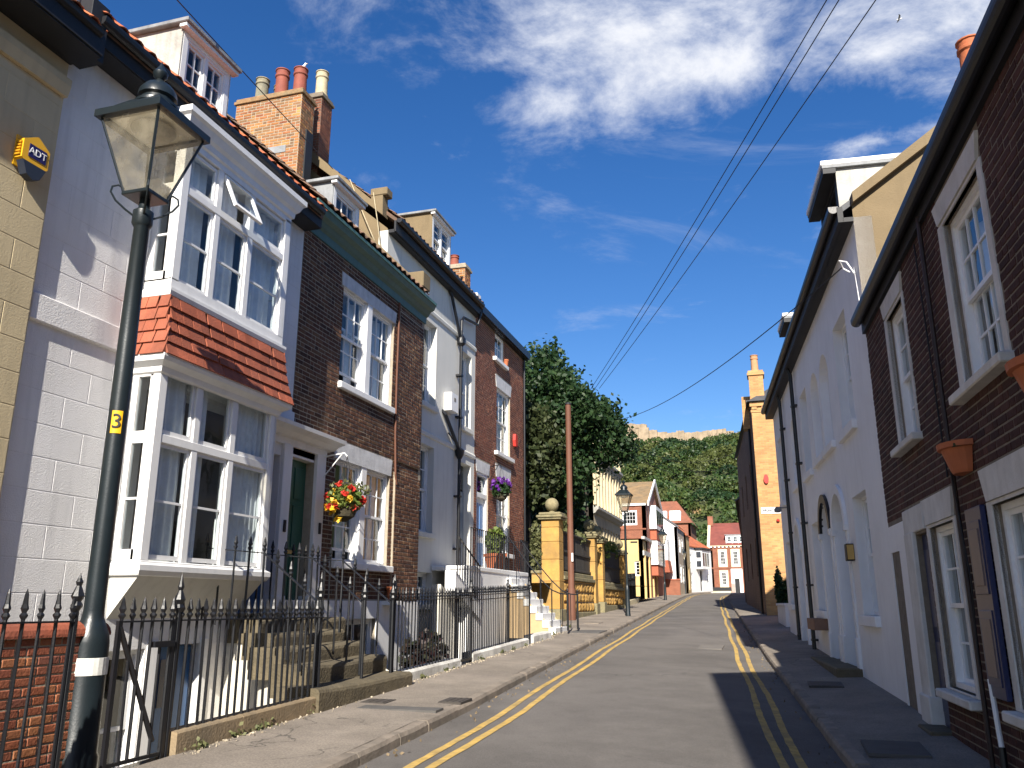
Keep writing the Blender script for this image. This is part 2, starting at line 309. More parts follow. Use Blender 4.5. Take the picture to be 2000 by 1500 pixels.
def wall(name, m, F, par, outer, holes=(), depth=.28, v0=0.):
    """flat wall with openings and their reveals"""
    polys = [outer]+[list(h) for h in holes]
    tri = tessellate_polygon([[Vector((u, z, 0)) for u, z in p] for p in polys]); flat = [q for p in polys for q in p]
    b = B(); k = len(flat); b.V = [(u, v0, z) for u, z in flat]
    for t in tri:
        (ax, ay), (bx, by), (cx, cy) = (flat[i] for i in t)
        b.F.append(tuple(t) if (bx-ax)*(cy-ay)-(cx-ax)*(by-ay) > 0 else tuple(t)[::-1])
    for h in polys:
        n = len(h); q = len(b.V); b.V += [(u, v0, z) for u, z in h]+[(u, v0+depth, z) for u, z in h]
        for i in range(n): j = (i+1) % n; b.F.append((q+i, q+j, q+n+j, q+n+i))
    return b.build(name, m, F, par)
CAMP = Vector((0, 0, 0))
_pm = {}
def piecemesh(key, fn):
    if key not in _pm: _pm[key] = fn()
    return _pm[key]
def bricks(F, par, u0, u1, z0, z1, holes, m, bl=.225, bh=.075, j=.014, proud=.006, limit=300, v0=0., name='brick', clip=None):
    """courses of single bricks proud of the mortar wall; the largest in view are objects, the rest one joined part"""
    rects = []; row = 0; z = z0
    while z < z1-.02:
        zt = min(z+bh, z1); u = u0-(bl*.5 if row % 2 else 0); k = 0
        while u < u1-.02:
            L = bl if (k+row//2) % 3 else bl*.5+.0
            a, b_ = max(u, u0), min(u+L, u1)
            if b_-a > .04: rects.append((a+j/2, b_-j/2, z+j/2, zt-j/2))
            u += L; k += 1
        z += bh; row += 1
    outl = []
    for a, b_, c, d in rects:
        segs = [(a, b_)]
        for h in holes:
            hu = [q[0] for q in h]; hz_ = [q[1] for q in h]; ha, hb, hc, hd = min(hu), max(hu), min(hz_), max(hz_)
            if d <= hc or c >= hd: continue
            ns = []
            for s0, s1 in segs:
                if s1 <= ha or s0 >= hb: ns.append((s0, s1)); continue
                if ha-s0 > .03: ns.append((s0, ha-.003))
                if s1-hb > .03: ns.append((hb+.003, s1))
            segs = ns
        for s0, s1 in segs:
            if clip and not clip((s0+s1)/2, (c+d)/2): continue
            outl.append((s0, s1, c, d))
    full = [q for q in outl if abs((q[1]-q[0])-(bl-j)) < .002 and abs((q[3]-q[2])-(bh-j)) < .002]
    def key(q): return (F.p((q[0]+q[1])/2, 0, (q[2]+q[3])/2)-CAMP).length
    def inview(q):
        P = F.p((q[0]+q[1])/2, 0, (q[2]+q[3])/2); x, y, dd = project(P); return dd > .5 and 0 < x < 2000 and 0 < y < 1500
    full = [q for q in full if inview(q)]; full.sort(key=key); pick = set(full[:limit])
    def mk():
        b = B(); c = .006; w, h = (bl-j)/2, (bh-j)/2
        V = [(-w, 0, -h), (w, 0, -h), (w, 0, h), (-w, 0, h), (-w+c, -proud, -h+c), (w-c, -proud, -h+c), (w-c, -proud, h-c), (-w+c, -proud, h-c)]
        return mesh('brick', V, [(4, 5, 6, 7), (0, 1, 5, 4), (1, 2, 6, 5), (2, 3, 7, 6), (3, 0, 4, 7)])
    me = piecemesh(('brick', bl, bh, proud, m.name), mk)
    for q in pick:
        put(name, me, m, F.M @ Matrix.Translation(((q[0]+q[1])/2, v0+random.uniform(-.003, .002), (q[2]+q[3])/2)), par)
    b = B(); c = .006
    for q in outl:
        if q in pick: continue
        a, b_, cc_, d = q; e = v0-proud+random.uniform(-.003, .003)
        b.add([(a, v0, cc_), (b_, v0, cc_), (b_, v0, d), (a, v0, d), (a+c, e, cc_+c), (b_-c, e, cc_+c), (b_-c, e, d-c), (a+c, e, d-c)], [(4, 5, 6, 7), (0, 1, 5, 4), (1, 2, 6, 5), (2, 3, 7, 6), (3, 0, 4, 7)])
    if b.V: b.build('brick', m, F, par, 'stuff')
_ci = co.matrix_basis.inverted()
def project(P):
    q = _ci @ P; d = -q.z
    if d <= 0: return (-1, -1, d)
    return (1000+1620*q.x/d, 750-1620*q.y/d, d)
def blocks(F, par, u0, u1, z0, z1, holes, m, bw=.6, bh=.32, proud=.006, name='render_block', jit=0., j=.009, rough=0.):
    """ashlar-scored blocks, each its own piece"""
    z = z0; row = 0
    while z < z1-.03:
        zt = min(z+bh, z1); u = u0-(bw*.5 if row % 2 else 0)
        while u < u1-.02:
            L = bw*(1+random.uniform(-jit, jit)); a, b_ = max(u, u0), min(u+L, u1); u += L
            segs = [(a, b_)]
            for h in holes:
                if zt <= h[2]+.01 or z >= h[3]-.01: continue
                ns = []
                for s0, s1 in segs:
                    if s1 <= h[0] or s0 >= h[1]: ns.append((s0, s1)); continue
                    if h[0]-s0 > .04: ns.append((s0, h[0]))
                    if s1-h[1] > .04: ns.append((h[1], s1))
                segs = ns
            for s0, s1 in segs:
                if s1-s0 < .04: continue
                b = B(); e = proud+random.uniform(0, rough)
                if rough: # rock-faced stone
                    n_ = 4; V = []; FF = []
                    for iz in range(n_+1):
                        for iu in range(n_+1):
                            edge = iz in (0, n_) or iu in (0, n_)
                            V.append((s0+j/2+(s1-s0-j)*iu/n_, 0 if edge else -e-random.uniform(0, rough), z+j/2+(zt-z-j)*iz/n_))
                    for iz in range(n_):
                        for iu in range(n_): q = iz*(n_+1)+iu; FF.append((q, q+1, q+n_+2, q+n_+1))
                    b.add(V, FF)
                else: b.box(s0+j/2, s1-j/2, -e, .01, z+j/2, zt-j/2, c=.005)
                b.build(name, m, F, par)
        z += bh; row += 1
def sash(F, par, u0, u1, z0, z1, cols=3, rows=2, v=.10, fw=.055, m=WFRAME, flat=False, curtain=True, room=True, openlow=0., single=False, name='window'):
    """box sash window: frame, two sashes with glazing bars, one pane per light, curtain and room behind"""
    b = B(); b.box(u0, u0+fw, v-.03, v+.10, z0, z1).box(u1-fw, u1, v-.03, v+.10, z0, z1).box(u0+fw, u1-fw, v-.03, v+.10, z1-fw, z1).box(u0+fw, u1-fw, v-.03, v+.10, z0, z0+fw)
    wn = b.build('frame' if flat else name, m, F, par); q = par if flat else wn
    a0, a1 = u0+fw, u1-fw; zm = (z0+z1)/2; st = .045
    sashes = [(z0+fw, z1-fw, v)] if single else [(zm-.02, z1-fw, v), (z0+fw+openlow, zm+.02+openlow, v+.045)]
    for s0, s1, vv in sashes:
        b = B(); b.box(a0, a0+st, vv, vv+.035, s0, s1).box(a1-st, a1, vv, vv+.035, s0, s1).box(a0+st, a1-st, vv, vv+.035, s1-st, s1).box(a0+st, a1-st, vv, vv+.035, s0, s0+st)
        b.build('sash', m, F, q)
        g0, g1, h0, h1 = a0+st, a1-st, s0+st, s1-st; cw = (g1-g0)/cols; rh = (h1-h0)/rows; bt = .011
        for i in range(1, cols): B().box(g0+cw*i-bt, g0+cw*i+bt, vv+.002, vv+.030, h0, h1).build('glazing_bar', m, F, q)
        for i in range(1, rows): B().box(g0, g1, vv+.004, vv+.028, h0+rh*i-bt, h0+rh*i+bt).build('glazing_bar', m, F, q)
        pm = mesh('pane', *(lambda bb: (bb.V, bb.F))(B().add([(-cw/2, 0, -rh/2), (cw/2, 0, -rh/2), (cw/2, 0, rh/2), (-cw/2, 0, rh/2)], [(0, 1, 2, 3)])))
        for i in range(cols):
            for k in range(rows):
                put('pane', pm, GLASS, F.M @ Matrix.Translation((g0+cw*(i+.5), vv+.016, h0+rh*(k+.5))) @ Matrix.Rotation(random.gauss(0, .006), 4, 'Z') @ Matrix.Rotation(random.gauss(0, .006), 4, 'X'), q)
    if room:
        b = B(); e = .04; A, C_, D_, E_, d0, d1 = u0-e, u1+e, z0-e, z1+e, v+.11, v+1.3
        V = [(A, d0, D_), (C_, d0, D_), (C_, d0, E_), (A, d0, E_), (A, d1, D_), (C_, d1, D_), (C_, d1, E_), (A, d1, E_)]
        b.add(V, [(4, 5, 6, 7), (0, 4, 7, 3), (1, 2, 6, 5), (3, 7, 6, 2), (0, 1, 5, 4)]); b.build('room_recess', INTER, F, q)
    if curtain:
        for (c0, c1) in ((a0, a0+(a1-a0)*.36), (a1-(a1-a0)*.36, a1)):
            drape(F, q, c0, c1, z0+fw, z1-fw, v+.2)
    return wn
def drape(F, par, u0, u1, z0, z1, v, m=None, amp=.02):
    n = max(8, int((u1-u0)/.02)); b = B(); ph = random.uniform(0, 6)
    pts = [(u0+(u1-u0)*i/n, v+amp*math.sin(ph+i*.9)+amp*.5*math.sin(i*.37+ph)) for i in range(n+1)]
    V = [(u, y, z0) for u, y in pts]+[(u, y*1, z1) for u, y in pts]
    b.add(V, [(i, i+1, n+2+i, n+1+i) for i in range(n)]); return b.build('curtain', m or CURT, F, par, smooth=True)
def tiles(F, par, u0, u1, ve, ze, vr, zr, m, tw=.24, tl=.30, limit=300, name='pantile', flatt=False):
    """courses of pantiles from the eave (ve,ze) up to the ridge (vr,zr)"""
    Ls = math.hypot(vr-ve, zr-ze); dv, dz = (vr-ve)/Ls, (zr-ze)/Ls; nu = max(1, round((u1-u0)/tw)); tw = (u1-u0)/nu; nr = int(Ls/tl)
    def prof():
        n = 6; return [(-tw*.54+tw*1.08*i/n, (0.026*math.sin(2*math.pi*i/n-.3) if not flatt else 0.)) for i in range(n+1)]
    pr = prof(); th = .016; lift = .028; V0 = []; F0 = []
    for (t, o) in ((0, lift), (tl*1.2, .0)):
        for x, h in pr: V0.append((x, t, h+o))
    n = len(pr)
    for x, h in pr: V0.append((x, 0, h+lift-th))
    for i in range(n-1): F0 += [(i, i+1, n+i+1, n+i), (2*n+i, 2*n+i+1, i+1, i)]
    T = Matrix(((1, 0, 0, 0), (0, dv, -dz, 0), (0, dz, dv, 0), (0, 0, 0, 1)))
    me = mesh('pantile', V0, F0, False); pos = [(u0+tw*(i+.5), k) for k in range(nr) for i in range(nu)]
    def P(u, k): return Matrix.Translation((u, ve+dv*tl*k, ze+dz*tl*k))
    ps = sorted(pos, key=lambda q: (F.M @ P(*q)).translation.length)
    for q in ps[:limit]:
        put(name, me, m, F.M @ P(*q) @ Matrix.Rotation(random.gauss(0, .012), 4, 'Y') @ T @ Matrix.Rotation(random.gauss(0, .02), 4, 'Z'), par)
    b = B()
    for q in ps[limit:]:
        Mx = P(*q) @ T; b.add([Mx @ Vector(v) for v in V0], F0)
    if b.V: b.build(name, m, F, par, 'stuff')
def gable_body(F, par, u0, u1, depth, zb, ze, zr, m, v0=.02, side=True, vr=None):
    """side gables and rear wall of a house with its ridge along the street"""
    vr = vr if vr is not None else depth/2; b = B()
    P = [(v0, zb), (depth, zb), (depth, ze), (vr, zr), (v0, ze)]
    for u in (u0, u1): b.add([(u, v, z) for v, z in P], [tuple(range(5)) if u == u1 else tuple(range(5))[::-1]])
    b.add([(u0, depth, zb), (u1, depth, zb), (u1, depth, ze), (u0, depth, ze)], [(3, 2, 1, 0)])
    return b.build('side_wall', m, F, par)
def roofslab(F, par, u0, u1, ve, ze, vr, zr, vb, m, th=.10):
    b = B(); zb_ = ze+0.
    b.prismu([(ve, ze), (vr, zr), (vb, zb_), (vb, zb_-th), (vr, zr-th*1.3), (ve, ze-th)], u0, u1); return b.build('roof', m, F, par)
def leaves(n, center, rad, size, seedfn=None, hollow=.55, flat=.25, aspect=1.35):
    """n leaf quads spread through an ellipsoid shell; returns verts, faces"""
    d = rng.normal(size=(n, 3)); d /= np.linalg.norm(d, axis=1)[:, None]; r = (hollow+(1-hollow)*rng.random(n))**.8
    P = np.array(center)+d*r[:, None]*np.array(rad)
    return leafquads(P, size, d, aspect)
def leafquads(P, size, d=None, aspect=1.35):
    n = len(P); a = rng.normal(size=(n, 3)); a /= np.linalg.norm(a, axis=1)[:, None]
    b = rng.normal(size=(n, 3)); b -= (b*a).sum(1)[:, None]*a; b /= np.linalg.norm(b, axis=1)[:, None]
    s = size*(.6+.8*rng.random(n))[:, None]; A = a*s*aspect*.5; C = b*s*.5
    V = np.stack([P-A, P+C*.9, P+A, P-C*.9], 1).reshape(-1, 3); return V
def quadmesh(name, V, idx=None):
    me = bpy.data.meshes.new(name); n = len(V)//4; me.vertices.add(len(V)); me.vertices.foreach_set('co', np.ascontiguousarray(V, dtype=np.float32).ravel())
    me.loops.add(len(V)); me.loops.foreach_set('vertex_index', np.arange(len(V), dtype=np.int32)); me.polygons.add(n)
    me.polygons.foreach_set('loop_start', np.arange(0, len(V), 4, dtype=np.int32)); me.polygons.foreach_set('loop_total', np.full(n, 4, dtype=np.int32)); me.update(calc_edges=True)
    if idx is not None: me.polygons.foreach_set('material_index', np.ascontiguousarray(idx, dtype=np.int32))
    return me
def text(name, s, size, m, M, par, ext=.002, bold=0.):
    cu = bpy.data.curves.new(name, 'FONT'); cu.body = s; cu.size = size; cu.extrude = ext; cu.offset = bold; cu.align_x = 'CENTER'; cu.align_y = 'CENTER'; cu.resolution_u = 3
    t = bpy.data.objects.new('tmp', cu); COL.objects.link(t); dg = bpy.context.evaluated_depsgraph_get(); me = bpy.data.meshes.new_from_object(t.evaluated_get(dg)); bpy.data.objects.remove(t)
    return put(name, me, m, M, par)
# ------------------------------------------------------------------ ground, road, pavements
def interp(tab, y):
    ys = [a for a, _ in tab]; xs = [b for _, b in tab]; return float(np.interp(y, ys, xs))
KL = [(-25, -2.4), (0, -3.3), (7, -3.56), (10.4, -3.68), (17, -4.06), (34, -4.96), (58, -6.15), (74.5, -6.9), (82, -6.9), (87, -6.2), (91, -4.6)]
KR = [(-25, 2.4), (0, 1.22), (9, .58), (19, -.14), (41.7, -1.6), (60, -2.7), (72, -3.2), (79, -3.1), (84, -2.2), (91, 1.5)]
PLI = [(-25, -4.6), (4, -5.0), (6.5, -5.03), (14, -5.22), (19.5, -5.35), (22.5, -5.62), (26, -6.0), (28.6, -7.3), (45, -7.2), (50, -8.4), (60, -8.6), (75, -9.1), (80, -8.2), (86, -7.3), (91, -6)]
PRI = [(-25, 4.0), (6, 2.2), (12, 1.95), (20, 1.5), (29, .9), (36, .6), (45, -.2), (60, -1.2), (72, -1.7), (79, -1.5), (84, 0), (91, 3.5)]
def zl(y): return -1.6+.03*y
def zr(y): return zl(y)-float(np.interp(y, [12, 40], [.17, .03]))
def zroad(x, y):
    a, b = interp(KL, y), interp(KR, y); t = (x-a)/(b-a); return zl(y)+(zr(y)-zl(y))*t+.035*max(0, 1-(2*t-1)**2)
def strip(name, m, fa, fb, y0, y1, n, k=1, kind='structure', jit=0):
    V = []; F = []
    for i in range(n+1):
        y = y0+(y1-y0)*i/n; a, b = fa(y), fb(y)
        for j in range(k+1):
            t = j/k; V.append(tuple(a[q]+(b[q]-a[q])*t for q in range(3)))
    for i in range(n):
        for j in range(k): q = i*(k+1)+j; F.append((q, q+1, q+k+2, q+k+1))
    return put(name, mesh(name, V, F), m, kind=kind)
ASPH = mat('asphalt', (.150, .138, .127), .9, .14, 1.0, .45, 160, col2=(.128, .118, .11))
PAVE = mat('pavement_asphalt', (.265, .228, .188), .92, .18, 1.5, .4, 120, col2=(.20, .172, .145), streak=.0)
KERB = mat('kerb_stone', (.25, .21, .17), .9, .25, 6, .5, 40, col2=(.16, .14, .115), rand=.15)
def asph_detail(m, s=220):
    t = m.node_tree; b = [q for q in t.nodes if q.type == 'BSDF_PRINCIPLED'][0]; lk = b.inputs['Base Color'].links[0].from_socket
    g = t.nodes.new('ShaderNodeNewGeometry'); v = t.nodes.new('ShaderNodeTexVoronoi'); v.inputs['Scale'].default_value = s*.35; t.links.new(g.outputs['Position'], v.inputs[0])
    r = t.nodes.new('ShaderNodeMapRange'); r.inputs[1].default_value = 0; r.inputs[2].default_value = .7; r.inputs[3].default_value = 1.22; r.inputs[4].default_value = .82; t.links.new(v.outputs['Distance'], r.inputs[0])
    mu = t.nodes.new('ShaderNodeMixRGB'); mu.blend_type = 'MULTIPLY'; mu.inputs[0].default_value = 1; t.links.new(lk, mu.inputs[1]); t.links.new(r.outputs[0], mu.inputs[2]); t.links.new(mu.outputs[0], b.inputs['Base Color'])
asph_detail(ASPH); asph_detail(PAVE, 150)
GRND = mat('earth', (.12, .10, .07), .95, .2, 1, .3, 20)
b = B(); S = 900
b.add([(-S, -S, -4), (S, -S, -4), (S, 40, -3.2), (-S, 40, -3.2), (S, 105, .6), (-S, 105, .6), (S, S, 2), (-S, S, 2)], [(0, 1, 2, 3), (3, 2, 4, 5), (5, 4, 6, 7)]); b.build('ground', GRND, kind='structure')
strip('road', ASPH, lambda y: (interp(KL, y)-.05, y, zl(y)), lambda y: (interp(KR, y)+.05, y, zr(y)), -25, 91, 116, 8)
for v in bpy.data.objects['road'].data.vertices: v.co.z = zroad(v.co.x, v.co.y)
b = B(); b.add([(-7.5, 90.9, zl(91)-.03), (14, 90.9, zl(91)-.03), (14, 97, zl(96)-.05), (-7.5, 97, zl(96)-.05)], [(0, 1, 2, 3)]); b.build('side_road', ASPH, kind='structure')
pl = strip('pavement', PAVE, lambda y: (interp(PLI, y), y, zl(y)+.145), lambda y: (interp(KL, y)-.14, y, zl(y)+.115), -25, 91, 116, 4)
pr = strip('pavement', PAVE, lambda y: (interp(KR, y)+.14, y, zr(y)+.10), lambda y: (interp(PRI, y), y, zr(y)+.15), -25, 91, 116, 4)
def kerbs(par, tab, zf, side, y0, y1):
    y = y0; k = 0
    while y < y1:
        L = random.uniform(.75, 1.05); ya, yb = y+.008, y+L-.008; b = B()
        for yy in (ya, (ya+yb)/2, yb):
            x = interp(tab, yy)+random.uniform(-.006, .006); z = zf(yy)+.11+random.uniform(-.006, .006); s = side; dz = -.025 if 0 else 0
            b.V += [(x, yy, z-.25), (x-s*.008, yy, z-.035), (x-s*.03, yy, z), (x-s*.15, yy, z+.004), (x-s*.15, yy, z-.25)]
        for i in range(2):
            for j in range(4):
                q = i*5+j; f = (q, q+1, q+6, q+5); b.F.append(f if side > 0 else f[::-1])
        b.F += [(0, 1, 2, 3, 4), (14, 13, 12, 11, 10)]
        b.build('kerb_stone', KERB, par=par); y += L
kerbs(pl, KL, zl, 1, -2, 88); kerbs(pr, KR, zr, -1, -2, 80)
# double yellow lines, worn paint a few mm above the road
YLINE = mat('worn_yellow_paint', (.52, .345, .095), .85, .3, 9, .2, 120, col2=(.30, .22, .10))
def yline(tab, off, w_, y0, y1, lab):
    n = int((y1-y0)/.25); V = []; F = []; ph = random.uniform(0, 9)
    for i in range(n+1):
        y = y0+(y1-y0)*i/n; x = interp(tab, y)+off+.02*math.sin(y*.9+ph)+random.uniform(-.006, .006); ww = w_*(1+random.uniform(-.07, .07))/2
        for e in (-ww, ww): V.append((x+e, y, zroad(x+e, y)+.006))
    F = [(2*i, 2*i+1, 2*i+3, 2*i+2) for i in range(n)]
    o = put('yellow_line', mesh('yellow_line', V, F), YLINE); tag(o, lab, 'road marking'); return o
yline(KL, .43, .085, -3, 90, 'outer yellow line, the one next to the left kerb'); yline(KL, .63, .085, -3, 90, 'inner yellow line of the left pair, further from the left kerb')
yline(KR, -.40, .085, -3, 84, 'outer yellow line, the one next to the right kerb'); yline(KR, -.60, .085, -3, 84, 'inner yellow line of the right pair, further from the right kerb')
# covers and patches let into the pavements
IRON = mat('cast_iron_cover', (.06, .052, .046), .7, .2, 20, .3, 60); PATCH = mat('dark_tarmac_patch', (.10, .095, .09), .92, .2, 3, .4, 120)
def flatpoly(pts, zf, h): return [(x, y, zf(y)+h) for x, y in pts]
def cracks(m, sc, w_, amt, mscale=.25):
    t = m.node_tree; b = [q for q in t.nodes if q.type == 'BSDF_PRINCIPLED'][0]; lk = b.inputs['Base Color'].links[0].from_socket; n = t.nodes.new; L = t.links.new
    g = n('ShaderNodeNewGeometry'); wz = n('ShaderNodeTexNoise'); wz.inputs['Scale'].default_value = 1.5; wz.inputs['Detail'].default_value = 6; L(g.outputs['Position'], wz.inputs[0])
    ad = n('ShaderNodeVectorMath'); ad.operation = 'MULTIPLY_ADD'; L(wz.outputs['Color'], ad.inputs[0]); ad.inputs[1].default_value = (.9, .9, .9); L(g.outputs['Position'], ad.inputs[2])
    v = n('ShaderNodeTexVoronoi'); v.feature = 'DISTANCE_TO_EDGE'; v.inputs['Scale'].default_value = sc; L(ad.outputs[0], v.inputs[0])
    r = n('ShaderNodeMapRange'); r.inputs[1].default_value = 0; r.inputs[2].default_value = w_; r.inputs[3].default_value = 1; r.inputs[4].default_value = 0; L(v.outputs['Distance'], r.inputs[0])
    k = n('ShaderNodeTexNoise'); k.inputs['Scale'].default_value = mscale; k.inputs['Detail'].default_value = 3; L(g.outputs['Position'], k.inputs[0])
    kr = n('ShaderNodeMapRange'); kr.inputs[1].default_value = .5; kr.inputs[2].default_value = .6; L(k.outputs['Fac'], kr.inputs[0])
    mm = n('ShaderNodeMath'); mm.operation = 'MULTIPLY'; L(r.outputs[0], mm.inputs[0]); L(kr.outputs[0], mm.inputs[1]); m3 = n('ShaderNodeMath'); m3.operation = 'MULTIPLY'; L(mm.outputs[0], m3.inputs[0]); m3.inputs[1].default_value = amt
    # oil spots and old repairs
    p = n('ShaderNodeTexNoise'); p.inputs['Scale'].default_value = .55; p.inputs['Detail'].default_value = 9; p.inputs['Roughness'].default_value = .72; L(g.outputs['Position'], p.inputs[0])
    pr_ = n('ShaderNodeMapRange'); pr_.inputs[1].default_value = .36; pr_.inputs[2].default_value = .66; pr_.inputs[3].default_value = .80; pr_.inputs[4].default_value = 1.16; L(p.outputs['Fac'], pr_.inputs[0])
    mu = n('ShaderNodeMixRGB'); mu.blend_type = 'MULTIPLY'; mu.inputs[0].default_value = 1; L(lk, mu.inputs[1]); L(pr_.outputs[0], mu.inputs[2])
    mx_ = n('ShaderNodeMixRGB'); L(m3.outputs[0], mx_.inputs[0]); L(mu.outputs[0], mx_.inputs[1]); mx_.inputs[2].default_value = (.035, .032, .03, 1); L(mx_.outputs[0], b.inputs['Base Color'])
cracks(ASPH, .45, .007, .75); cracks(PAVE, .8, .010, .8, .4)
def cover(name, x, y, w_, l_, zf, h, m, lab, cat, grid=True):
    t = thing(name, lab, cat, (x, y, zf(y)+h)); fr = B(); s = .03
    fz = lambda yy: zf(yy)+h
    def slab(bb, x0, x1, y0, y1, e):
        V = [(x0, y0, fz(y0)+e), (x1, y0, fz(y0)+e), (x1, y1, fz(y1)+e), (x0, y1, fz(y1)+e)]; bb.add(V+[(a, b_, c-.03) for a, b_, c in V], [(0, 1, 2, 3), (0, 4, 5, 1), (1, 5, 6, 2), (2, 6, 7, 3), (3, 7, 4, 0)])
    slab(fr, x-w_/2, x+w_/2, y-l_/2, y+l_/2, .004); fr.build('frame', m, par=t)
    if grid:
        pn = B(); n = 3
        for i in range(n):
            for j in range(n): slab(pn, x-w_/2+s+(w_-2*s)*i/n+.006, x-w_/2+s+(w_-2*s)*(i+1)/n-.006, y-l_/2+s+(l_-2*s)*j/n+.006, y-l_/2+s+(l_-2*s)*(j+1)/n-.006, .009)
        pn.build('lid', m, par=t)
cover('gully_grate', -3.86, 10.35, .30, .42, zl, .13, IRON, 'iron gully grate beside the break in the left kerb', 'drain cover')
cover('inspection_cover', -4.75, 10.0, .34, .34, zl, .138, IRON, 'small dark iron cover at the foot of the worn stone steps', 'drain cover')
cover('inspection_cover', -5.75, 28.6, .5, .8, zl, .137, KERB, 'pale rectangular cover on the pavement beside the brown pole', 'drain cover')
cover('inspection_cover', .72, 14.4, .5, .6, zr, .135, IRON, 'dark iron cover in the shaded pavement before the white arches', 'drain cover')
cover('inspection_cover', 1.05, 9.4, .55, .7, zr, .14, PATCH, 'dark square patch in the shaded pavement near the navy door', 'patch', False)
cover('tarmac_patch', -4.25, 9.55, 1.0, .24, zl, .136, PATCH, 'narrow dark tarmac strip across the left pavement near the kerb', 'patch', False)
cover('tarmac_patch', -5.0, 24.0, .9, 1.2, zl, .137, PATCH, 'dark tarmac patch on the pavement before the white steps', 'patch', False)
cover('road_patch', -1.55, 21.6, .75, 1.2, lambda y: zroad(-1.55, y), .004, mat('pale_patch', (.158, .145, .132), .9, .2, 3, .3, 100), 'pale worn patch in the middle of the road', 'patch', False)

# ------------------------------------------------------------------ left terrace
FL = Fr(-7, 0, 0, 1); FD = Fr(-8, 0, 0, 1)
def south(y, x0=0): return Fr(x0, y, 1, 0)     # wall facing the camera, u = world X
ZB = -4.2
# --- house A, cream
A = thing('cream_house', 'cream scored-render house at the far left edge with a yellow alarm box', 'house', (-6.93, 3, -1.2))
FA = Fr(-6.93, 0, 0, 1)
hA = [rect(2.2, 3.3, .3, 2.2), arch(4.2, 5.22, -.9, 1.25)]
wa = wall('wall', CREAM, FA, A, rect(-2, 6.155, ZB, 5.75), hA)
blocks(FA, wa, 4.0, 6.15, -1.1, 5.3, [(4.05, 5.37, -1.1, 1.95)], CREAM, .74, .33, .003)
b = B(); a1 = arch(4.2, 5.22, -.9, 1.25, 14); a2 = arch(4.06, 5.36, -.9, 1.25, 14)
b.prism(a2[1:]+a1[1:][::-1], -.05, .05).build('arch_surround', mat('brown_stone_trim', (.25, .17, .09), .85, .2, 6, .3), FA, A)
boxo('door_leaf', BLACKM, FA, A, 4.2, 5.22, .2, .25, -.9, 1.8)
sash(FA, A, 2.2, 3.3, .3, 2.2, 2, 2)
B().prismu([(-.05, 5.3), (-.08, 5.42), (-.08, 5.5), (0.01, 5.5), (0.01, 5.3)], -2, 6.16).build('string_course', CREAM, FA, A)
B().box(-2, 6.17, -.42, 0, 5.72, 5.78).box(-2, 6.17, -.44, -.38, 5.74, 5.98).build('soffit', BLACKM, FA, A)
B().prismu([(-.44+.06*math.cos(t), 5.98+.06*math.sin(t)) for t in [math.pi*i/6-math.pi for i in range(7)]]+[(-.37, 6.0), (-.51, 6.0)], -2, 6.1).build('gutter', BLACK, FA, A)
gable_body(FA, A, -2, 6.15, 7, ZB, 5.75, 9.2, CREAM); roofslab(FA, A, -2, 6.15, -.42, 5.98, 3.5, 9.4, 7.2, PANT); tiles(FA, A, 3.2, 6.15, -.46, 6.03, 3.5, 9.5, PANT, limit=120)
# parapet stub between A and B, brick with lead
st = wall('party_parapet', MORTD, Fr(-7.0, 6.02, 1, 0), A, [(-1.6, 6.0), (.12, 5.9), (.12, 6.4), (-1.6, 8.2)], depth=.26); bricks(Fr(-7.0, 6.02, 1, 0), st, -1.6, .12, 5.92, 8.2, [], BR_C, limit=20, clip=lambda u, z: z < 6.4-(u-.12)*1.02)
boxo('parapet_end', BLACKM, FA, A, 6.05, 6.3, -.32, 0, 5.75, 6.45)
# alarm box
FAA = Fr(-6.93, 0, 0, 1); FAA.M = FA.M @ Matrix.Translation((.36, 0, .2))
ab = thing('alarm_box', 'yellow hexagonal burglar alarm box with navy base on the cream wall', 'alarm box', FAA.p(5.48, 0, 4.2))
hx = [(5.48+.20*math.cos(R(a))*.92, 4.22+.20*math.sin(R(a))) for a in (30, 90, 150, 210, 270, 330)]
B().prism(hx, -.115, -.012).build('cover', YEL, FAA, ab)
B().prism([(5.34, 4.10), (5.62, 4.10), (5.56, 3.97), (5.48, 3.935), (5.40, 3.97)], -.12, -.03).build('base', mat('slate_plastic', (.025, .032, .05), .4, .02, 4, 0), FAA, ab)
for k in range(5): B().box(5.303, 5.33, -.10, -.03, 4.14+.033*k, 4.158+.033*k).build('vent', mat('dark_yellow', (.5, .25, .01), .4, .02, 4, 0), FAA, ab)
pq = B().box(5.39, 5.60, -.121, -.116, 4.16, 4.30).build('badge', NAVYP, FAA, ab)
text('lettering', 'ADT', .105, WPR, FAA.M @ Matrix.Translation((5.495, -.1225, 4.23)) @ Matrix.Rotation(R(90), 4, 'X'), pq)
B().box(5.32, 5.64, -.02, 0, 4.05, 4.38).build('back_plate', YEL, FAA, ab)

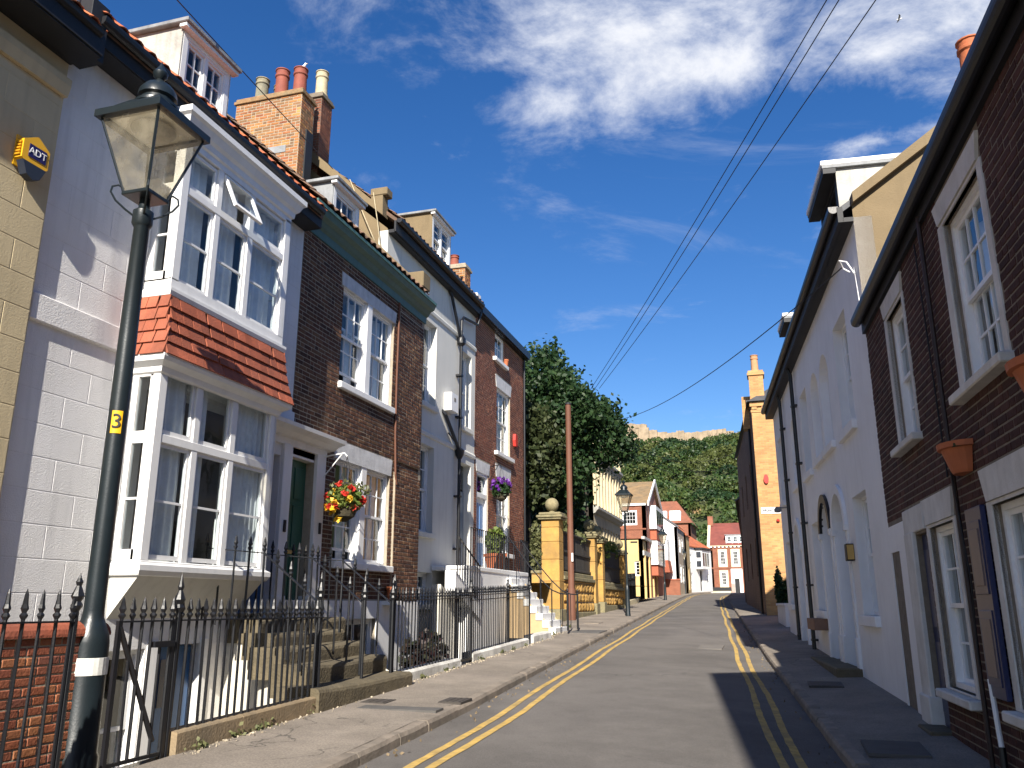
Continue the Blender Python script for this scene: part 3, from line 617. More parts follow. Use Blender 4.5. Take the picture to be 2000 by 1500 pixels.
# --- house B, white with the two-storey bay
Bh = thing('white_bay_house', 'white scored-render house with two-storey bay window and red tile-hung band', 'house', (-7, 8.7, -1.2))
hB = [rect(8.0, 9.9, .55, 2.6), rect(8.0, 9.9, 3.8, 5.6), rect(8.68, 9.45, -3.2, -.48), rect(7.75, 8.45, -2.2, -.5), rect(10.2, 10.98, -.2, 2.2)]
wb = wall('wall', RENDW, FL, Bh, rect(6.17, 11.2, ZB, 6.15), hB)
blocks(FL, wb, 6.18, 7.68, -.9, 2.80, [], RENDW, .62, .335, .003); blocks(FL, wb, 6.18, 7.68, 3.09, 6.1, [], RENDW, .62, .335, .003)
blocks(FL, wb, 10.24, 11.19, 2.95, 6.1, [], RENDW, .62, .335, .003)
boxo('string_course', RENDW, FL, Bh, 6.18, 7.7, -.05, .01, 2.80, 3.09, c=.012)
boxo('string_course', RENDW, FL, Bh, 10.2, 11.22, -.05, .01, 2.62, 2.92, c=.012)
# bay body
Z = [(.45, 2.72), (3.76, 5.66)]; FB = Fr(-6.6, 0, 0, 1); FS = Fr(-7, 7.73, 1, 0); FN = Fr(-6.6, 10.18, -1, 0)
bay = B().box(7.73, 10.18, -.005, .40, .34, .47, c=.01).build('bay_window', WFRAME, FB, Bh)
for q0, q1 in ((2.66, 2.78), (3.60, 3.80), (5.62, 5.92)): B().box(7.73, 10.18, 0, .4, q0, q1).build('head_rail', WFRAME, FB, bay)
LM = {0: (1.93, 1.79), 1: (5.18, 4.98)}
for k, (z0, z1) in enumerate(Z):
    zt = 1.86 if k == 0 else 5.02
    for a, b_ in ((7.73, 7.86), (10.04, 10.18)): boxo('post', WFRAME, FB, bay, a, b_, 0.0, .14, z0+.02, z1)
    for a, b_ in ((8.42, 8.53), (9.16, 9.27)): boxo('mullion', WFRAME, FB, bay, a, b_, .01, .12, z0+.02, z1)
    boxo('transom', WFRAME, FB, bay, 7.86, 10.04, .005, .12, zt-.05, zt+.05)
    for i, (a, b_) in enumerate(((7.86, 8.42), (8.53, 9.16), (9.27, 10.04))):
        zb_, ztt, zc = z0+.03, z1-.06, (z0+zt)/2
        for j, (c0, c1) in enumerate(((zb_, zt-.05), (zt+.05, ztt))):
            s = .045; opn = (k == 1 and i == 1 and j == 1)
            P = B().box(a+.008, a+s, 0, .04, c0+.008, c1).box(b_-s, b_-.008, 0, .04, c0+.008, c1).box(a+s, b_-s, 0, .04, c0+.008, c0+s+.015).box(a+s, b_-s, 0, .04, c1-s, c1)
            if j == 0: P.box(a+s, b_-s, .004, .036, (c0+c1)/2-.014, (c0+c1)/2+.014)
            M_ = FB.M @ Matrix.Translation((0, .035, 0))
            if opn: M_ = FB.M @ Matrix.Translation((0, .0, c1)) @ Matrix.Rotation(R(-24), 4, 'X') @ Matrix.Translation((0, 0, -c1))
            put('sash', mesh('sash', P.V, P.F), WFRAME, M_, bay)
            for (d0, d1) in (((c0+s, (c0+c1)/2-.014), ((c0+c1)/2+.014, c1-s)) if j == 0 else ((c0+s, c1-s),)):
                put('pane', mesh('pane', [(a+s, .02, d0), (b_-s, .02, d0), (b_-s, .02, d1), (a+s, .02, d1)], [(0, 1, 2, 3)]), GLASS, M_, bay)
        if opn is not None: drape(FB, bay, a+.02, b_-.02 if (k or i != 1) else a+(b_-a)*.45, z0+.05, z1-.06, .20 if k else .13, amp=.018)
    # sides of the bay
    for F_, uu in ((FS, .4), (FN, .4)):
        P = B().box(0.0, .10, 0, .05, z0+.02, z1).box(.29, .40-.002, 0.003, .05, z0, z1).box(.10, .30, 0, .05, z0+.02, z0+.14).box(.10, .30, 0, .05, z1-.14, z1).box(.10, .30, .005, .05, zt-.07, zt+.07).box(.10, .30, .01, .04, (z0+zt)/2-.012, (z0+zt)/2+.012)
        P.build('side_frame', WFRAME, F_, bay)
        for d0, d1 in ((z0+.14, (z0+zt)/2), ((z0+zt)/2, zt-.07), (zt+.07, z1-.14)): put('pane', mesh('pane', [(.10, .03, d0), (.30, .03, d0), (.30, .03, d1), (.10, .03, d1)], [(0, 1, 2, 3)]), GLASS, F_.M, bay)
    # room behind
    q = B(); A0, A1, d0, d1 = 7.95, 9.95, .42, 2.2; e = .0
    V = [(A0, d0, z0), (A1, d0, z0), (A1, d0, z1), (A0, d0, z1), (A0, d1, z0), (A1, d1, z0), (A1, d1, z1), (A0, d1, z1)]
    q.add(V, [(4, 5, 6, 7), (0, 4, 7, 3), (1, 2, 6, 5), (3, 7, 6, 2), (0, 1, 5, 4)]).build('room_recess', INTER, FB, bay)
def molding(F_, par, prof, u0, u1, m, name='cornice', miter=True):
    """cornice profile (v,z) run round a bay: front plus both returns"""
    V = []; n = len(prof)
    for (U, sgn) in ((u0, -1), (u1, 1)):
        V += [(U, .4, z) if False else (U+sgn*(-v), .4, z) for v, z in prof]
        V += [(U+sgn*(-v), v, z) for v, z in prof]
    order = [0, 1, 3, 2]; F_l = []
    for a in range(3):
        p, q = order[a]*n, order[a+1]*n
        for i in range(n-1): F_l.append((p+i, q+i, q+i+1, p+i+1))
    return put(name, mesh(name, V, F_l), m, F_.M, par)
molding(FB, bay, [(.0, 5.70), (-.03, 5.72), (-.04, 5.80), (-.08, 5.84), (-.12, 5.93), (-.16, 5.96), (-.16, 6.04), (.02, 6.10), (.4, 6.12)], 7.73, 10.18, WHITE)
molding(FB, bay, [(.0, 2.60), (-.03, 2.62), (-.05, 2.68), (-.13, 2.73), (-.15, 2.77), (-.15, 2.80), (0, 2.82)], 7.73, 10.18, WHITE)
molding(FB, bay, [(.0, .30), (-.02, .31), (-.05, .36), (-.05, .42), (.0, .45)], 7.73, 10.18, WHITE, 'sill')
molding(FB, bay, [(.0, 3.56), (-.03, 3.57), (-.045, 3.62), (-.045, 3.66), (.0, 3.68)], 7.73, 10.18, WHITE, 'sill')
# underside of the bay, sloping back to the wall
B().add([(7.75, 0.0, .32), (10.16, 0.0, .32), (7.75, .4, .32), (10.16, .4, .32), (7.78, .4, -.16), (10.1, .4, -.16), (7.75, .02, .30), (10.16, .02, .30)], [(0, 1, 5, 4), (0, 4, 2), (1, 3, 5)]).build('soffit', RENDW2, FB, bay)
# tile-hung skirt: individual plain tiles flaring outward
rows = 5; zt0, zb0 = 3.57, 2.80
def tilepiece(F_, w_, u, vtop, vbot, z0, z1):
    V = [(-w_/2, vbot-.036, z0), (w_/2, vbot-.036, z0), (w_/2, vtop-.004, z1), (-w_/2, vtop-.004, z1), (-w_/2, vbot+.0, z0), (w_/2, vbot, z0)]
    return put('tile', mesh('tile', V, [(0, 1, 2, 3), (0, 4, 5, 1), (0, 3, 4), (1, 5, 2)]), TILE, F_.M @ Matrix.Translation((u, 0, 0)) @ Matrix.Rotation(random.gauss(0, .004), 4, 'Y'), bay)
for r_ in range(rows):
    z1 = zt0-(zt0-zb0)*(r_-.25)/rows if r_ else zt0; z0 = zt0-(zt0-zb0)*(r_+1)/rows
    fl = lambda z: -.02-.12*((zt0-z)/(zt0-zb0))**1.5
    vt, vb = fl(z1), fl(z0); ex = -vb; n = 15; w_ = (2.45+2*ex)/n; off = (w_/2 if r_ % 2 else 0)
    for i in range(n+(1 if r_ % 2 else 0)):
        a = max(7.73-ex, 7.73-ex+w_*i-off); c = min(10.18+ex, 7.73-ex+w_*(i+1)-off)
        if c-a > .03: tilepiece(FB, c-a-.004, (a+c)/2, vt, vb-random.uniform(0, .004), z0, z1)
    for F_, u0, u1 in ((FS, 0, .4+ex), (FN, -ex, .4)):
        nn = 3; ww = (u1-u0)/nn
        for i in range(nn): tilepiece(F_, ww-.004, u0+ww*(i+.5), vt, vb, z0, z1)
B().add([(7.73, .39, 2.8), (10.18, .39, 2.8), (10.18, .39, 3.6), (7.73, .39, 3.6), (7.61, -.12, 2.79), (10.30, -.12, 2.79), (7.75, -.0, 3.58), (10.16, -.0, 3.58)], [(4, 5, 7, 6), (4, 6, 3, 0), (5, 1, 2, 7), (0, 1, 5, 4)]).build('skirt_backing', TILE, FB, bay)
# cable runs down beside the bay
cb = B()
for du in (0, .05): cb.tube([(7.64+du+.012*math.sin(i*1.7+du*30), -.015-.004*i % .02, 5.4-.28*i) for i in range(19)], .009, 6)
cb.tube([(7.62, -.02, 4.5), (7.5, -.03, 4.3), (7.52, -.03, 4.05), (7.63, -.02, 3.85)], .006, 6); cb.build('cable', WHITE, FL, Bh)
# eaves, roof, dormer
B().box(6.17, 11.2, -.30, 0, 6.02, 6.08).box(6.17, 11.2, -.32, -.27, 6.03, 6.26).build('soffit', BLACKM, FL, Bh)
B().prismu([(-.38+.07*math.cos(t), 6.27+.07*math.sin(t)) for t in [math.pi*i/6-math.pi for i in range(7)]]+[(-.31, 6.3), (-.45, 6.3)], 6.2, 11.1).build('gutter', BLACK, FL, Bh)
gable_body(FL, Bh, 6.18, 11.19, 7, ZB, 6.1, 9.6, RENDW); roofslab(FL, Bh, 6.18, 11.2, -.34, 6.28, 3.5, 9.9, 7.3, PANT2); tiles(FL, Bh, 6.2, 11.2, -.40, 6.33, 3.5, 10.0, PANT)
def dormer(F_, par, u0, u1, vf, z0, z1, vback, mcheek, mtop, lights, cols, rows, single=False):
    """box dormer: cheeks, flat lead roof, front casements"""
    d = wall('dormer', WFRAME, F_, par, rect(u0, u1, z0, z1), [rect(u0+.10, u1-.10, z0+.12, z1-.14)], depth=.1, v0=vf)
    for u in (u0, u1):
        B().prism([(0, 0), (1, 0)], 0, 1) if 0 else None
        B().prismu([(vf+.004, z0), (vf+.004, z1-.002), (vback, z1-.002), (vback, z1-.1)], u-.03, u+.03).build('cheek', mcheek, F_, d)
    B().box(u0-.12, u1+.12, vf-.14, vback+.1, z1, z1+.07, c=.01).build('dormer_roof', mtop, F_, d); B().box(u0-.09, u1+.09, vf-.10, vf+.02, z1-.06, z1-.003).build('fascia', WFRAME, F_, d)
    n = lights; ww = (u1-u0-.2)/n
    for i in range(n): sash(F_, d, u0+.1+ww*i, u0+.1+ww*(i+1), z0+.12, z1-.14, cols, rows, v=vf+.04, fw=.035, flat=True, curtain=False, room=(i == 0), single=single)
    return d
dormer(FL, Bh, 8.62, 9.72, .62, 6.98, 8.22, 2.1, mat('stained_white_render', (.50, .49, .45), .9, .25, 3, .3, 40, col2=(.33, .32, .29), streak=.3), LEAD, 2, 2, 3, True)
# basement of B, seen through the railings
boxo('basement_door', BLUE, FL, Bh, 8.70, 9.42, .10, .15, -3.2, -.50); boxo('door_light', INTER, FL, Bh, 8.86, 9.12, .09, .099, -1.2, -.65, c=0)
boxo('door_frame', WFRAME, FL, Bh, 8.48, 8.68, -.03, .12, -3.3, -.42); boxo('door_frame', WFRAME, FL, Bh, 9.45, 9.58, -.03, .12, -3.3, -.42)
sash(FL, Bh, 7.75, 8.45, -2.2, -.5, 1, 1, curtain=False)
boxo('front_door', BLUE, FL, Bh, 10.2, 10.98, .12, .17, -.13, 2.2)
for z0, z1 in ((.1, .8), (1.0, 2.0)):
    for a in (10.30, 10.64): boxo('door_panel', BLUE, FL, Bh, a, a+.2, .105, .125, z0, z1, c=.01)

# --- house C, brown brick
C = thing('brown_brick_house', 'dark brown brick house with green cornice and paired white sash windows', 'house', (-7, 13.8, -1.2))
hC = [rect(12.64, 14.82, 3.80, 5.62), rect(12.70, 14.88, .70, 2.46), rect(11.24, 11.98, -.13, 2.28), rect(13.2, 14.5, -2.0, -.25)]
wc = wall('wall', MORT, FL, C, rect(11.21, 16.4, ZB, 6.35), hC)
bricks(FL, wc, 11.21, 16.28, .08, 6.15, hC+[rect(12.55, 14.9, 5.58, 5.84), rect(12.6, 14.95, 2.42, 2.76), rect(11.0, 12.32, -.2, 2.62)], BR_C)
# pilaster strip at its right-hand corner
ps = B().box(15.05, 16.3, -.045, .01, .1, 2.55).box(15.05, 16.3, -.03, .01, 2.78, 5.95).build('pilaster', MORT, FL, C)
bricks(FL, ps, 15.05, 16.3, .1, 2.55, [], BR_C, v0=-.045, limit=60); bricks(FL, ps, 15.05, 16.3, 2.78, 5.95, [], BR_C, v0=-.03, limit=60)
wall('painted_plinth', WHITE, FL, C, rect(11.21, 16.38, ZB, .06), [rect(13.2, 14.5, -2.0, -.25)], depth=.03, v0=-.03)
for a, b_, z0, z1, ol in ((12.64, 14.82, 3.80, 5.62, .16), (12.70, 14.88, .70, 2.46, .14)):
    mid = (a+b_)/2; boxo('window_post', WFRAME, FL, C, mid-.10, mid+.10, .0, .18, z0, z1)
    sash(FL, C, a, mid-.10, z0, z1, 3, 2, v=.08, openlow=ol); sash(FL, C, mid+.10, b_, z0, z1, 3, 2, v=.08)
B().prism([(12.58, 5.60), (14.86, 5.60), (14.90, 5.84), (12.55, 5.84)], -.012, .06).build('lintel', mat('painted_stone', (.62, .62, .62), .7, .2, 5, .3, 40, streak=.25), FL, C)
B().prism([(12.64, 2.44), (14.92, 2.44), (14.96, 2.76), (12.60, 2.76)], -.012, .06).build('lintel', MATS['painted_stone'], FL, C)
boxo('sill', WHITE, FL, C, 12.60, 14.86, -.08, .1, 3.68, 3.80, c=.012); boxo('sill', WHITE, FL, C, 12.64, 14.96, -.12, .1, .58, .70, c=.012)
# green cornice gutter
B().prismu([(.0, 6.10), (-.03, 6.10), (-.04, 6.24), (-.09, 6.28), (-.13, 6.36), (-.22, 6.40), (-.26, 6.50), (-.28, 6.50), (-.28, 6.56), (.1, 6.56)], 11.12, 16.42).build('cornice', GREEN, FL, C)
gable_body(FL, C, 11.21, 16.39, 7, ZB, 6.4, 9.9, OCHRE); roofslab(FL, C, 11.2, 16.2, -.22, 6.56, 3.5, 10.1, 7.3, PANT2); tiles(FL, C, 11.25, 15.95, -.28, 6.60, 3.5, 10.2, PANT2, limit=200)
dormer(FL, C, 13.16, 14.22, .62, 7.0, 8.06, 1.75, LEAD, LEAD, 1, 3, 1)
# raked coping at the right-hand gable
B().prismu([(-.02, 6.72), (.0, 6.95), (3.5, 10.55), (3.5, 10.25)], 16.02, 16.36).build('raked_coping', OCHRE, FL, C); boxo('kneeler', OCHRE, FL, C, 15.98, 16.4, -.12, .35, 6.85, 7.22, c=.02)
# door case and canopy shared by the two doors
dc = B()
for a, b_ in ((10.99, 11.23), (11.99, 12.27)): dc.box(a, b_, -.06, .14, -.12, 2.40, c=.008).box(a-.02, b_+.02, -.08, .14, -.12, .12, c=.008)
dc.box(10.3, 12.3, -.05, .1, 2.38, 2.50).box(11.24, 11.98, .0, .16, 2.24, 2.38).build('door_case', WHITE, FL, C)
B().prismu([(.0, 2.48), (-.12, 2.50), (-.20, 2.56), (-.33, 2.60), (-.34, 2.66), (0, 2.76)], 10.24, 12.42).build('canopy', WHITE, FL, C)
dr = boxo('door', DGREEN, FL, C, 11.24, 11.98, .14, .19, -.13, 2.24)
for z0, z1 in ((.0, .72), (.86, 1.52), (1.62, 2.12)):
    for a in (11.32, 11.64): B().box(a, a+.25, .125, .142, z0, z1, c=.012).build('panel', DGREEN, FL, dr)
boxo('letter_plate', BRASS, FL, dr, 11.5, 11.74, .132, .142, .76, .82, c=.003); boxo('bell_push', BLACKM, FL, C, 12.13, 12.19, -.085, -.06, 1.1, 1.28); boxo('bell_push', BLACKM, FL, C, 11.08, 11.14, -.085, -.06, 1.05, 1.23)
B().tube([(14.98, -.03, 6.1), (14.97, -.03, 4.4), (15.0, -.03, 3.3), (15.03, -.05, 2.5), (15.1, -.05, 2.3)], .022, 8).build('drain_pipe', RUST, FL, C)
sash(FL, C, 13.2, 14.5, -2.0, -.25, 2, 1, curtain=False)
# --- chimney stacks
def pot(t, x, y, z, r, h, m, cap=None):
    b = B(); b.lathe([(r*1.15, 0), (r*1.15, .06), (r, .09), (r*.93, h*.72), (r*1.08, h*.76), (r*1.08, h*.82), (r*.95, h*.85), (r*.98, h*.95), (r*1.1, h*.97), (r*1.1, h), (r*.8, h), (r*.78, h*.8)], (x, y, z), 14)
    return autosmooth(b.build('chimney_pot', m, par=t))
def stack(name, lab, x0, x1, y0, y1, z0, z1, m, mm, pots, lim=150, group=None, capm=None):
    t = thing(name, lab, 'chimney', ((x0+x1)/2, (y0+y1)/2, z0), group)
    core = B().box(x0, x1, y0, y1, z0, z1).build('stack', mm, par=t)
    for F_, L_ in ((Fr(x0, y0, 1, 0), x1-x0), (Fr(x1, y0, 0, 1), y1-y0), (Fr(x0, y1, 0, -1), y1-y0)): bricks(F_, core, 0, L_, z0, z1-.16, [], m, limit=lim)
    cm = capm or mm
    B().box(x0-.05, x1+.05, y0-.05, y1+.05, z1-.16, z1-.08, c=.01).box(x0-.02, x1+.02, y0-.02, y1+.02, z1-.08, z1, c=.015).build('capping', cm, par=t)
    for (x, y, r, h, pm) in pots: pot(t, x, y, z1, r, h, pm)
    return t
CAPB = mat('chimney_cap_brick', (.30, .17, .08), .9, .3, 9, .5, 30, col2=(.18, .15, .09))
GREYP = mat('sooty_pot', (.20, .19, .14), .85, .3, 7, .3, 30, col2=(.32, .27, .17))
ck = stack('chimney_stack', 'weathered orange and buff brick chimney stack with four pots above the brown brick house', -11.63, -9.82, 15.2, 15.78, 8.6, 11.97, BR_CH, MORT, [(-11.12, 15.45, .16, .62, GREYP), (-10.60, 15.5, .165, .80, TERRD), (-10.72, 15.62, .15, .45, GREYP), (-10.09, 15.5, .165, .74, TERRD)], 150, capm=CAPB)
boxo('dark_gap_strip', BLACKM, I4, ck, -9.818, -9.78, 15.45, 15.76, 8.9, 11.0); B().box(-10.75, -10.15, 15.182, 15.2, 10.3, 10.48).build('air_grille', LEAD, par=ck)  # flat black strip stands in for the dark gap beside the stack
stack('chimney_stack', 'narrow taller red brick chimney stack with one cream pot, behind the weathered stack', -10.46, -10.04, 16.45, 16.98, 9.6, 12.72, BR_E, MORTD, [(-10.22, 16.7, .16, .74, BUFF)], 60)
# --- house D, cream-white render
D = thing('cream_white_house', 'tall cream-white rendered house with recessed windows and black drainpipe', 'house', (-8, 19.5, -1))
hD = [rect(18.45, 19.6, 4.93, 7.15), rect(21.45, 22.36, 4.88, 7.1), rect(18.4, 19.6, 1.70, 3.88), rect(21.4, 22.42, 1.0, 3.85), rect(18.6, 19.66, .0, .75)]
wall('wall', RENDW2, FD, D, rect(16.41, 22.7, ZB, 8.55), hD, depth=.24)
for q in hD[:3]+hD[4:]:
    us = [p[0] for p in q]; zs = [p[1] for p in q]; sash(FD, D, min(us), max(us), min(zs), max(zs), 2 if max(zs)-min(zs) > 1 else 3, 2 if max(zs)-min(zs) > 1 else 1, v=.2); boxo('sill', RENDW2, FD, D, min(us)-.06, max(us)+.06, -.09, .12, min(zs)-.13, min(zs), c=.01)
for z in (7.46, 4.18): B().prismu([(.005, z-.10), (-.04, z-.08), (-.05, z), (-.02, z+.05), (.005, z+.06)], 16.42, 22.69).build('string_course', RENDW2, FD, D)
boxo('door', mat('grey_blue_door', (.18, .22, .27), .4, .08, 4, .03), FD, D, 21.4, 22.42, .2, .25, 1.0, 3.1); boxo('fanlight', GLASS, FD, D, 21.46, 22.36, .2, .21, 3.15, 3.8, c=0); boxo('fanlight_room', INTER, FD, D, 21.4, 22.42, .4, .45, 3.1, 3.9)
meter = boxo('meter_box', WHITE, FD, D, 20.22, 20.72, -.22, 0, 5.02, 5.52); boxo('meter_window', INTER, FD, meter, 20.4, 20.54, -.225, -.221, 5.3, 5.4, c=0)
B().box(16.41, 22.7, -.16, 0, 8.48, 8.56).box(16.41, 22.7, -.20, -.15, 8.5, 8.78).build('soffit', BLACKM, FD, D)
B().prismu([(-.26+.07*math.cos(t), 8.80+.07*math.sin(t)) for t in [math.pi*i/6-math.pi for i in range(7)]]+[(-.19, 8.84), (-.33, 8.84)], 16.45, 22.6).build('gutter', BLACK, FD, D)
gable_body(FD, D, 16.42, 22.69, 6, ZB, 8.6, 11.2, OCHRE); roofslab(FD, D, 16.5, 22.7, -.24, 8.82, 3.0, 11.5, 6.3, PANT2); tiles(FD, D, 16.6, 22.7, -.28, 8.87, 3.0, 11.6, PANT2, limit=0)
B().prismu([(.10, 8.9), (.12, 9.55), (.42, 9.55), (.42, 9.35), (3.0, 11.75), (3.0, 11.4)], 16.28, 16.56).build('raked_coping', OCHRE, FD, D); boxo('kneeler', OCHRE, FD, D, 16.26, 16.58, .0, .44, 9.42, 9.62, c=.02)
B().tube([(16.25, 1.0, 9.95), (16.24, .6, 9.0), (16.24, .2, 8.1), (16.24, .02, 7.7)], .012, 6).tube([(16.24, .35, 9.5), (16.24, .2, 8.7), (16.24, .06, 7.8)], .012, 6).build('cable', BUFF, FD, D)
dormer(FD, D, 19.7, 21.1, .25, 9.3, 10.6, 1.9, OCHRE, LEAD, 2, 1, 2)
dp = B(); dp.tube([(21.15, -.12, 7.55), (21.15, -.12, -.6)], .045, 10).lathe([(.05, -.02), (.12, .06), (.13, .2), (.07, .3)], (21.15, -.12, 7.1), 10).lathe([(.06, -.1), (.11, 0), (.13, .14), (.07, .2)], (21.15, -.12, 3.95), 10)
dp.tube([(22.6, -.2, 8.6), (22.45, -.15, 8.15), (21.3, -.13, 8.0), (21.16, -.12, 7.85), (21.15, -.12, 7.3)], .042, 10)
dp.tube([(20.35, .0, 8.55), (20.45, -.08, 8.35), (21.1, -.12, 7.3)], .045, 8).tube([(20.1, .02, 5.0), (20.15, -.07, 4.9), (21.1, -.12, 4.1)], .05, 8).tube([(20.45, -.05, 4.45), (20.9, -.1, 4.25)], .02, 6)
for z in (6.2, 5.0, 2.8, 1.4): dp.box(21.06, 21.24, -.17, -.0, z, z+.05)
autosmooth(dp.build('drain_pipe', BLACK, FD, D))
# --- house E, red brick
E_ = thing('red_brick_house', 'red brick three-storey house with white window lintels and blue-and-white door', 'house', (-8, 25.2, -.8))
hE = [rect(24.6, 25.55, 7.75, 8.62), rect(24.82, 26.3, 4.70, 6.85), rect(24.85, 26.25, 1.55, 3.92), rect(22.95, 24.0, 1.0, 3.82)]
we = wall('wall', MORT, FD, E_, rect(22.71, 27.95, ZB, 8.8), hE)
bricks(FD, we, 22.71, 27.94, .9, 8.6, hE+[rect(24.7, 26.45, 6.82, 7.22), rect(24.72, 26.45, 3.9, 4.3), rect(22.86, 24.2, 3.8, 4.15)], BR_E)
for (a, b_, z0, z1) in ((24.82, 26.3, 6.83, 7.22), (24.85, 26.25, 3.9, 4.3), (22.95, 24.0, 3.8, 4.15)):
    B().prism([(a-.04, z0), (b_+.04, z0), (b_+.16, z1), (a-.16, z1)], -.015, .05).build('lintel', MATS['painted_stone'], FD, E_)
sash(FD, E_, 24.6, 25.55, 7.75, 8.62, 2, 2, single=True, v=.05); sash(FD, E_, 24.82, 26.3, 4.70, 6.85, 3, 2, v=.09); sash(FD, E_, 24.85, 26.25, 1.55, 3.92, 3, 2, v=.09)
for (a, b_, z) in ((24.4, 25.8, 7.75), (24.6, 26.5, 4.70), (24.65, 26.45, 1.55)): boxo('sill', WHITE, FD, E_, a, b_, -.12, .1, z-.13, z, c=.012)
boxo('door_frame', WFRAME, FD, E_, 22.95, 23.05, .02, .16, 1.0, 3.82); boxo('door_frame', WFRAME, FD, E_, 23.9, 24.0, .02, .16, 1.0, 3.82); boxo('door_frame', WFRAME, FD, E_, 23.05, 23.9, .02, .16, 3.06, 3.2); boxo('door_frame', WFRAME, FD, E_, 23.05, 23.9, .02, .16, 3.72, 3.82)
de = boxo('door', WFRAME, FD, E_, 23.05, 23.9, .10, .15, 1.0, 3.06)
for z0, z1 in ((1.1, 1.75), (1.95, 2.9)):
    for a in (23.13, 23.5): boxo('panel', mat('pale_blue_paint', (.12, .25, .5), .4, .05, 4, 0), FD, de, a, a+.3, .085, .102, z0, z1, c=.01)
boxo('fanlight', GLASS, FD, E_, 23.05, 23.9, .1, .11, 3.2, 3.72, c=0); boxo('fanlight_room', INTER, FD, E_, 22.95, 24.0, .4, .42, 3.0, 3.8)
B().box(22.71, 28.1, -.16, .02, 8.62, 8.72).box(22.71, 28.1, -.22, -.14, 8.65, 8.9).build('gutter', BLACK, FD, E_); gable_body(FD, E_, 22.72, 27.94, 6, ZB, 8.7, 11, BR_P); roofslab(FD, E_, 22.7, 28.05, -.2, 8.9, 3, 11.3, 6.2, PANT2)
boxo('kneeler', WHITE, FD, E_, 22.55, 22.9, -.1, .4, 8.85, 9.25, c=.02)
B().tube([(27.88, -.06, 8.6), (27.88, -.06, .2)], .04, 8).build('drain_pipe', BLACK, FD, E_)
stack('chimney_stack', 'small orange brick chimney with one red pot beyond the cream-white house', -9.05, -8.3, 22.5, 23.0, 8.6, 10.25, BR_CH, MORT, [(-8.75, 22.75, .14, .38, TERRD)], 40)
al = thing('alarm_box', 'small red alarm box high on the red brick house', 'alarm box', FD.p(26.75, 0, 5.4)); B().prism([(26.68, 5.2), (26.86, 5.2), (26.92, 5.4), (26.86, 5.62), (26.68, 5.62), (26.62, 5.4)], -.1, -.005).build('cover', REDP, FD, al); boxo('back_plate', REDP, FD, al, 26.66, 26.88, -.02, 0, 5.22, 5.6)
# ------------------------------------------------------------------ railings, steps, areas on the left
def barmesh(h, spike=.20, r=.0105, knob=True):
    """square iron bar of height h to the rail, with a collar and spear head above it"""
    h = round(h, 2)
    def mk():
        b = B(); b.lathe([(r, -h), (r, .02), (r*1.2, .025), (r*2.0, .045), (r*2.0, .055), (r*1.1, .07), (r*2.0, .10), (r*1.4, .13), (r*.9, spike*.85), (.001, spike)] if knob else [(r, -h), (r, 0)], (0, 0, 0), 6)
        return mesh('bar', b.V, b.F)
    return piecemesh(('bar', h, spike, r, knob), mk)
def railing(name, lab, pts, sp=.115, spike=.2, group=None, r=.0145, posts=(), cat='railing', raised=0., rails=None, t=None, m=BLACK, knob=True, railw=.022):
    """pts: list of (x,y,zbottom,zrail); bars at even spacing, flat top rail, posts with finials at given ends"""
    if t is None: t = thing(name, lab, cat, (pts[0][0], pts[0][1], pts[0][2]), group)
    for (x0, y0, a0, t0), (x1, y1, a1, t1) in zip(pts, pts[1:]):
        L = math.hypot(x1-x0, y1-y0); n = max(1, round(L/sp))
        for i in range(n+1):
            f = i/n; put('bar', barmesh((t0-a0)+((t1-a1)-(t0-a0))*f, spike, r, knob), m, Matrix.Translation((x0+(x1-x0)*f, y0+(y1-y0)*f, t0+(t1-t0)*f)) @ Matrix.Rotation(random.gauss(0, .012), 4, 'X') @ Matrix.Rotation(random.uniform(0, 1), 4, 'Z'), t)
        ux, uy = (x1-x0)/L, (y1-y0)/L; nx, ny = -uy*railw, ux*railw
        for dz in (rails or (0,)):
            V = [(x0+nx, y0+ny, t0+dz-.007), (x0-nx, y0-ny, t0+dz-.007), (x1-nx, y1-ny, t1+dz-.007), (x1+nx, y1+ny, t1+dz-.007)]
            B().add(V+[(a, b_, c+.014) for a, b_, c in V], [(3, 2, 1, 0), (4, 5, 6, 7), (0, 1, 5, 4), (1, 2, 6, 5), (2, 3, 7, 6), (3, 0, 4, 7)]).build('rail', m, par=t)
    for (x, y, a, z, s) in posts:
        B().lathe([(.024, a-z), (.024, .05), (.03, .06), (.045, .09), (.03, .12), (.05, .16), (.035, .2), (.018, .24), (.028, .27), (.012, .3+s), (.002, .34+s)], (x, y, z), 8).build('post', m, par=t)
    return t
# left-most fence and the brick area wall behind it
railing('iron_railing', 'black spiked iron railing left of the tall lamp post, before a brick wall', [(-5.2, 3.9, -1.45, -.13), (-5.2, 5.42, -1.4, -.13)], .15, .24, posts=[(-5.2, 5.45, -1.4, -.10, 0)], r=.014)
aw = thing('brick_area_wall', 'low red brick wall with rounded coping behind the left-most railing', 'wall', (-5.6, 5, -1.5)); FW = Fr(-5.6, 0, 0, 1)
cw_ = B().box(3.4, 6.24, 0, .24, -3.9, -.26).build('wall', MORT, FW, aw); bricks(FW, cw_, 3.4, 6.24, -1.6, -.26, [], brickmat('orange_red_brick', [(.30, .10, .05), (.22, .07, .045), (.34, .14, .065), (.26, .09, .05), (.18, .07, .05)]), limit=260)
bricks(Fr(-5.6, 6.24, -1, 0), cw_, 0, .24, -1.6, -.26, [], MATS['orange_red_brick'], limit=0)
B().prismu([(-.03+0, -.26)]+[(.12-.15*math.cos(math.pi*i/8), -.24+.10*math.sin(math.pi*i/8)) for i in range(9)]+[(.27, -.26)], 3.4, 6.27).build('coping', TILE, FW, aw)
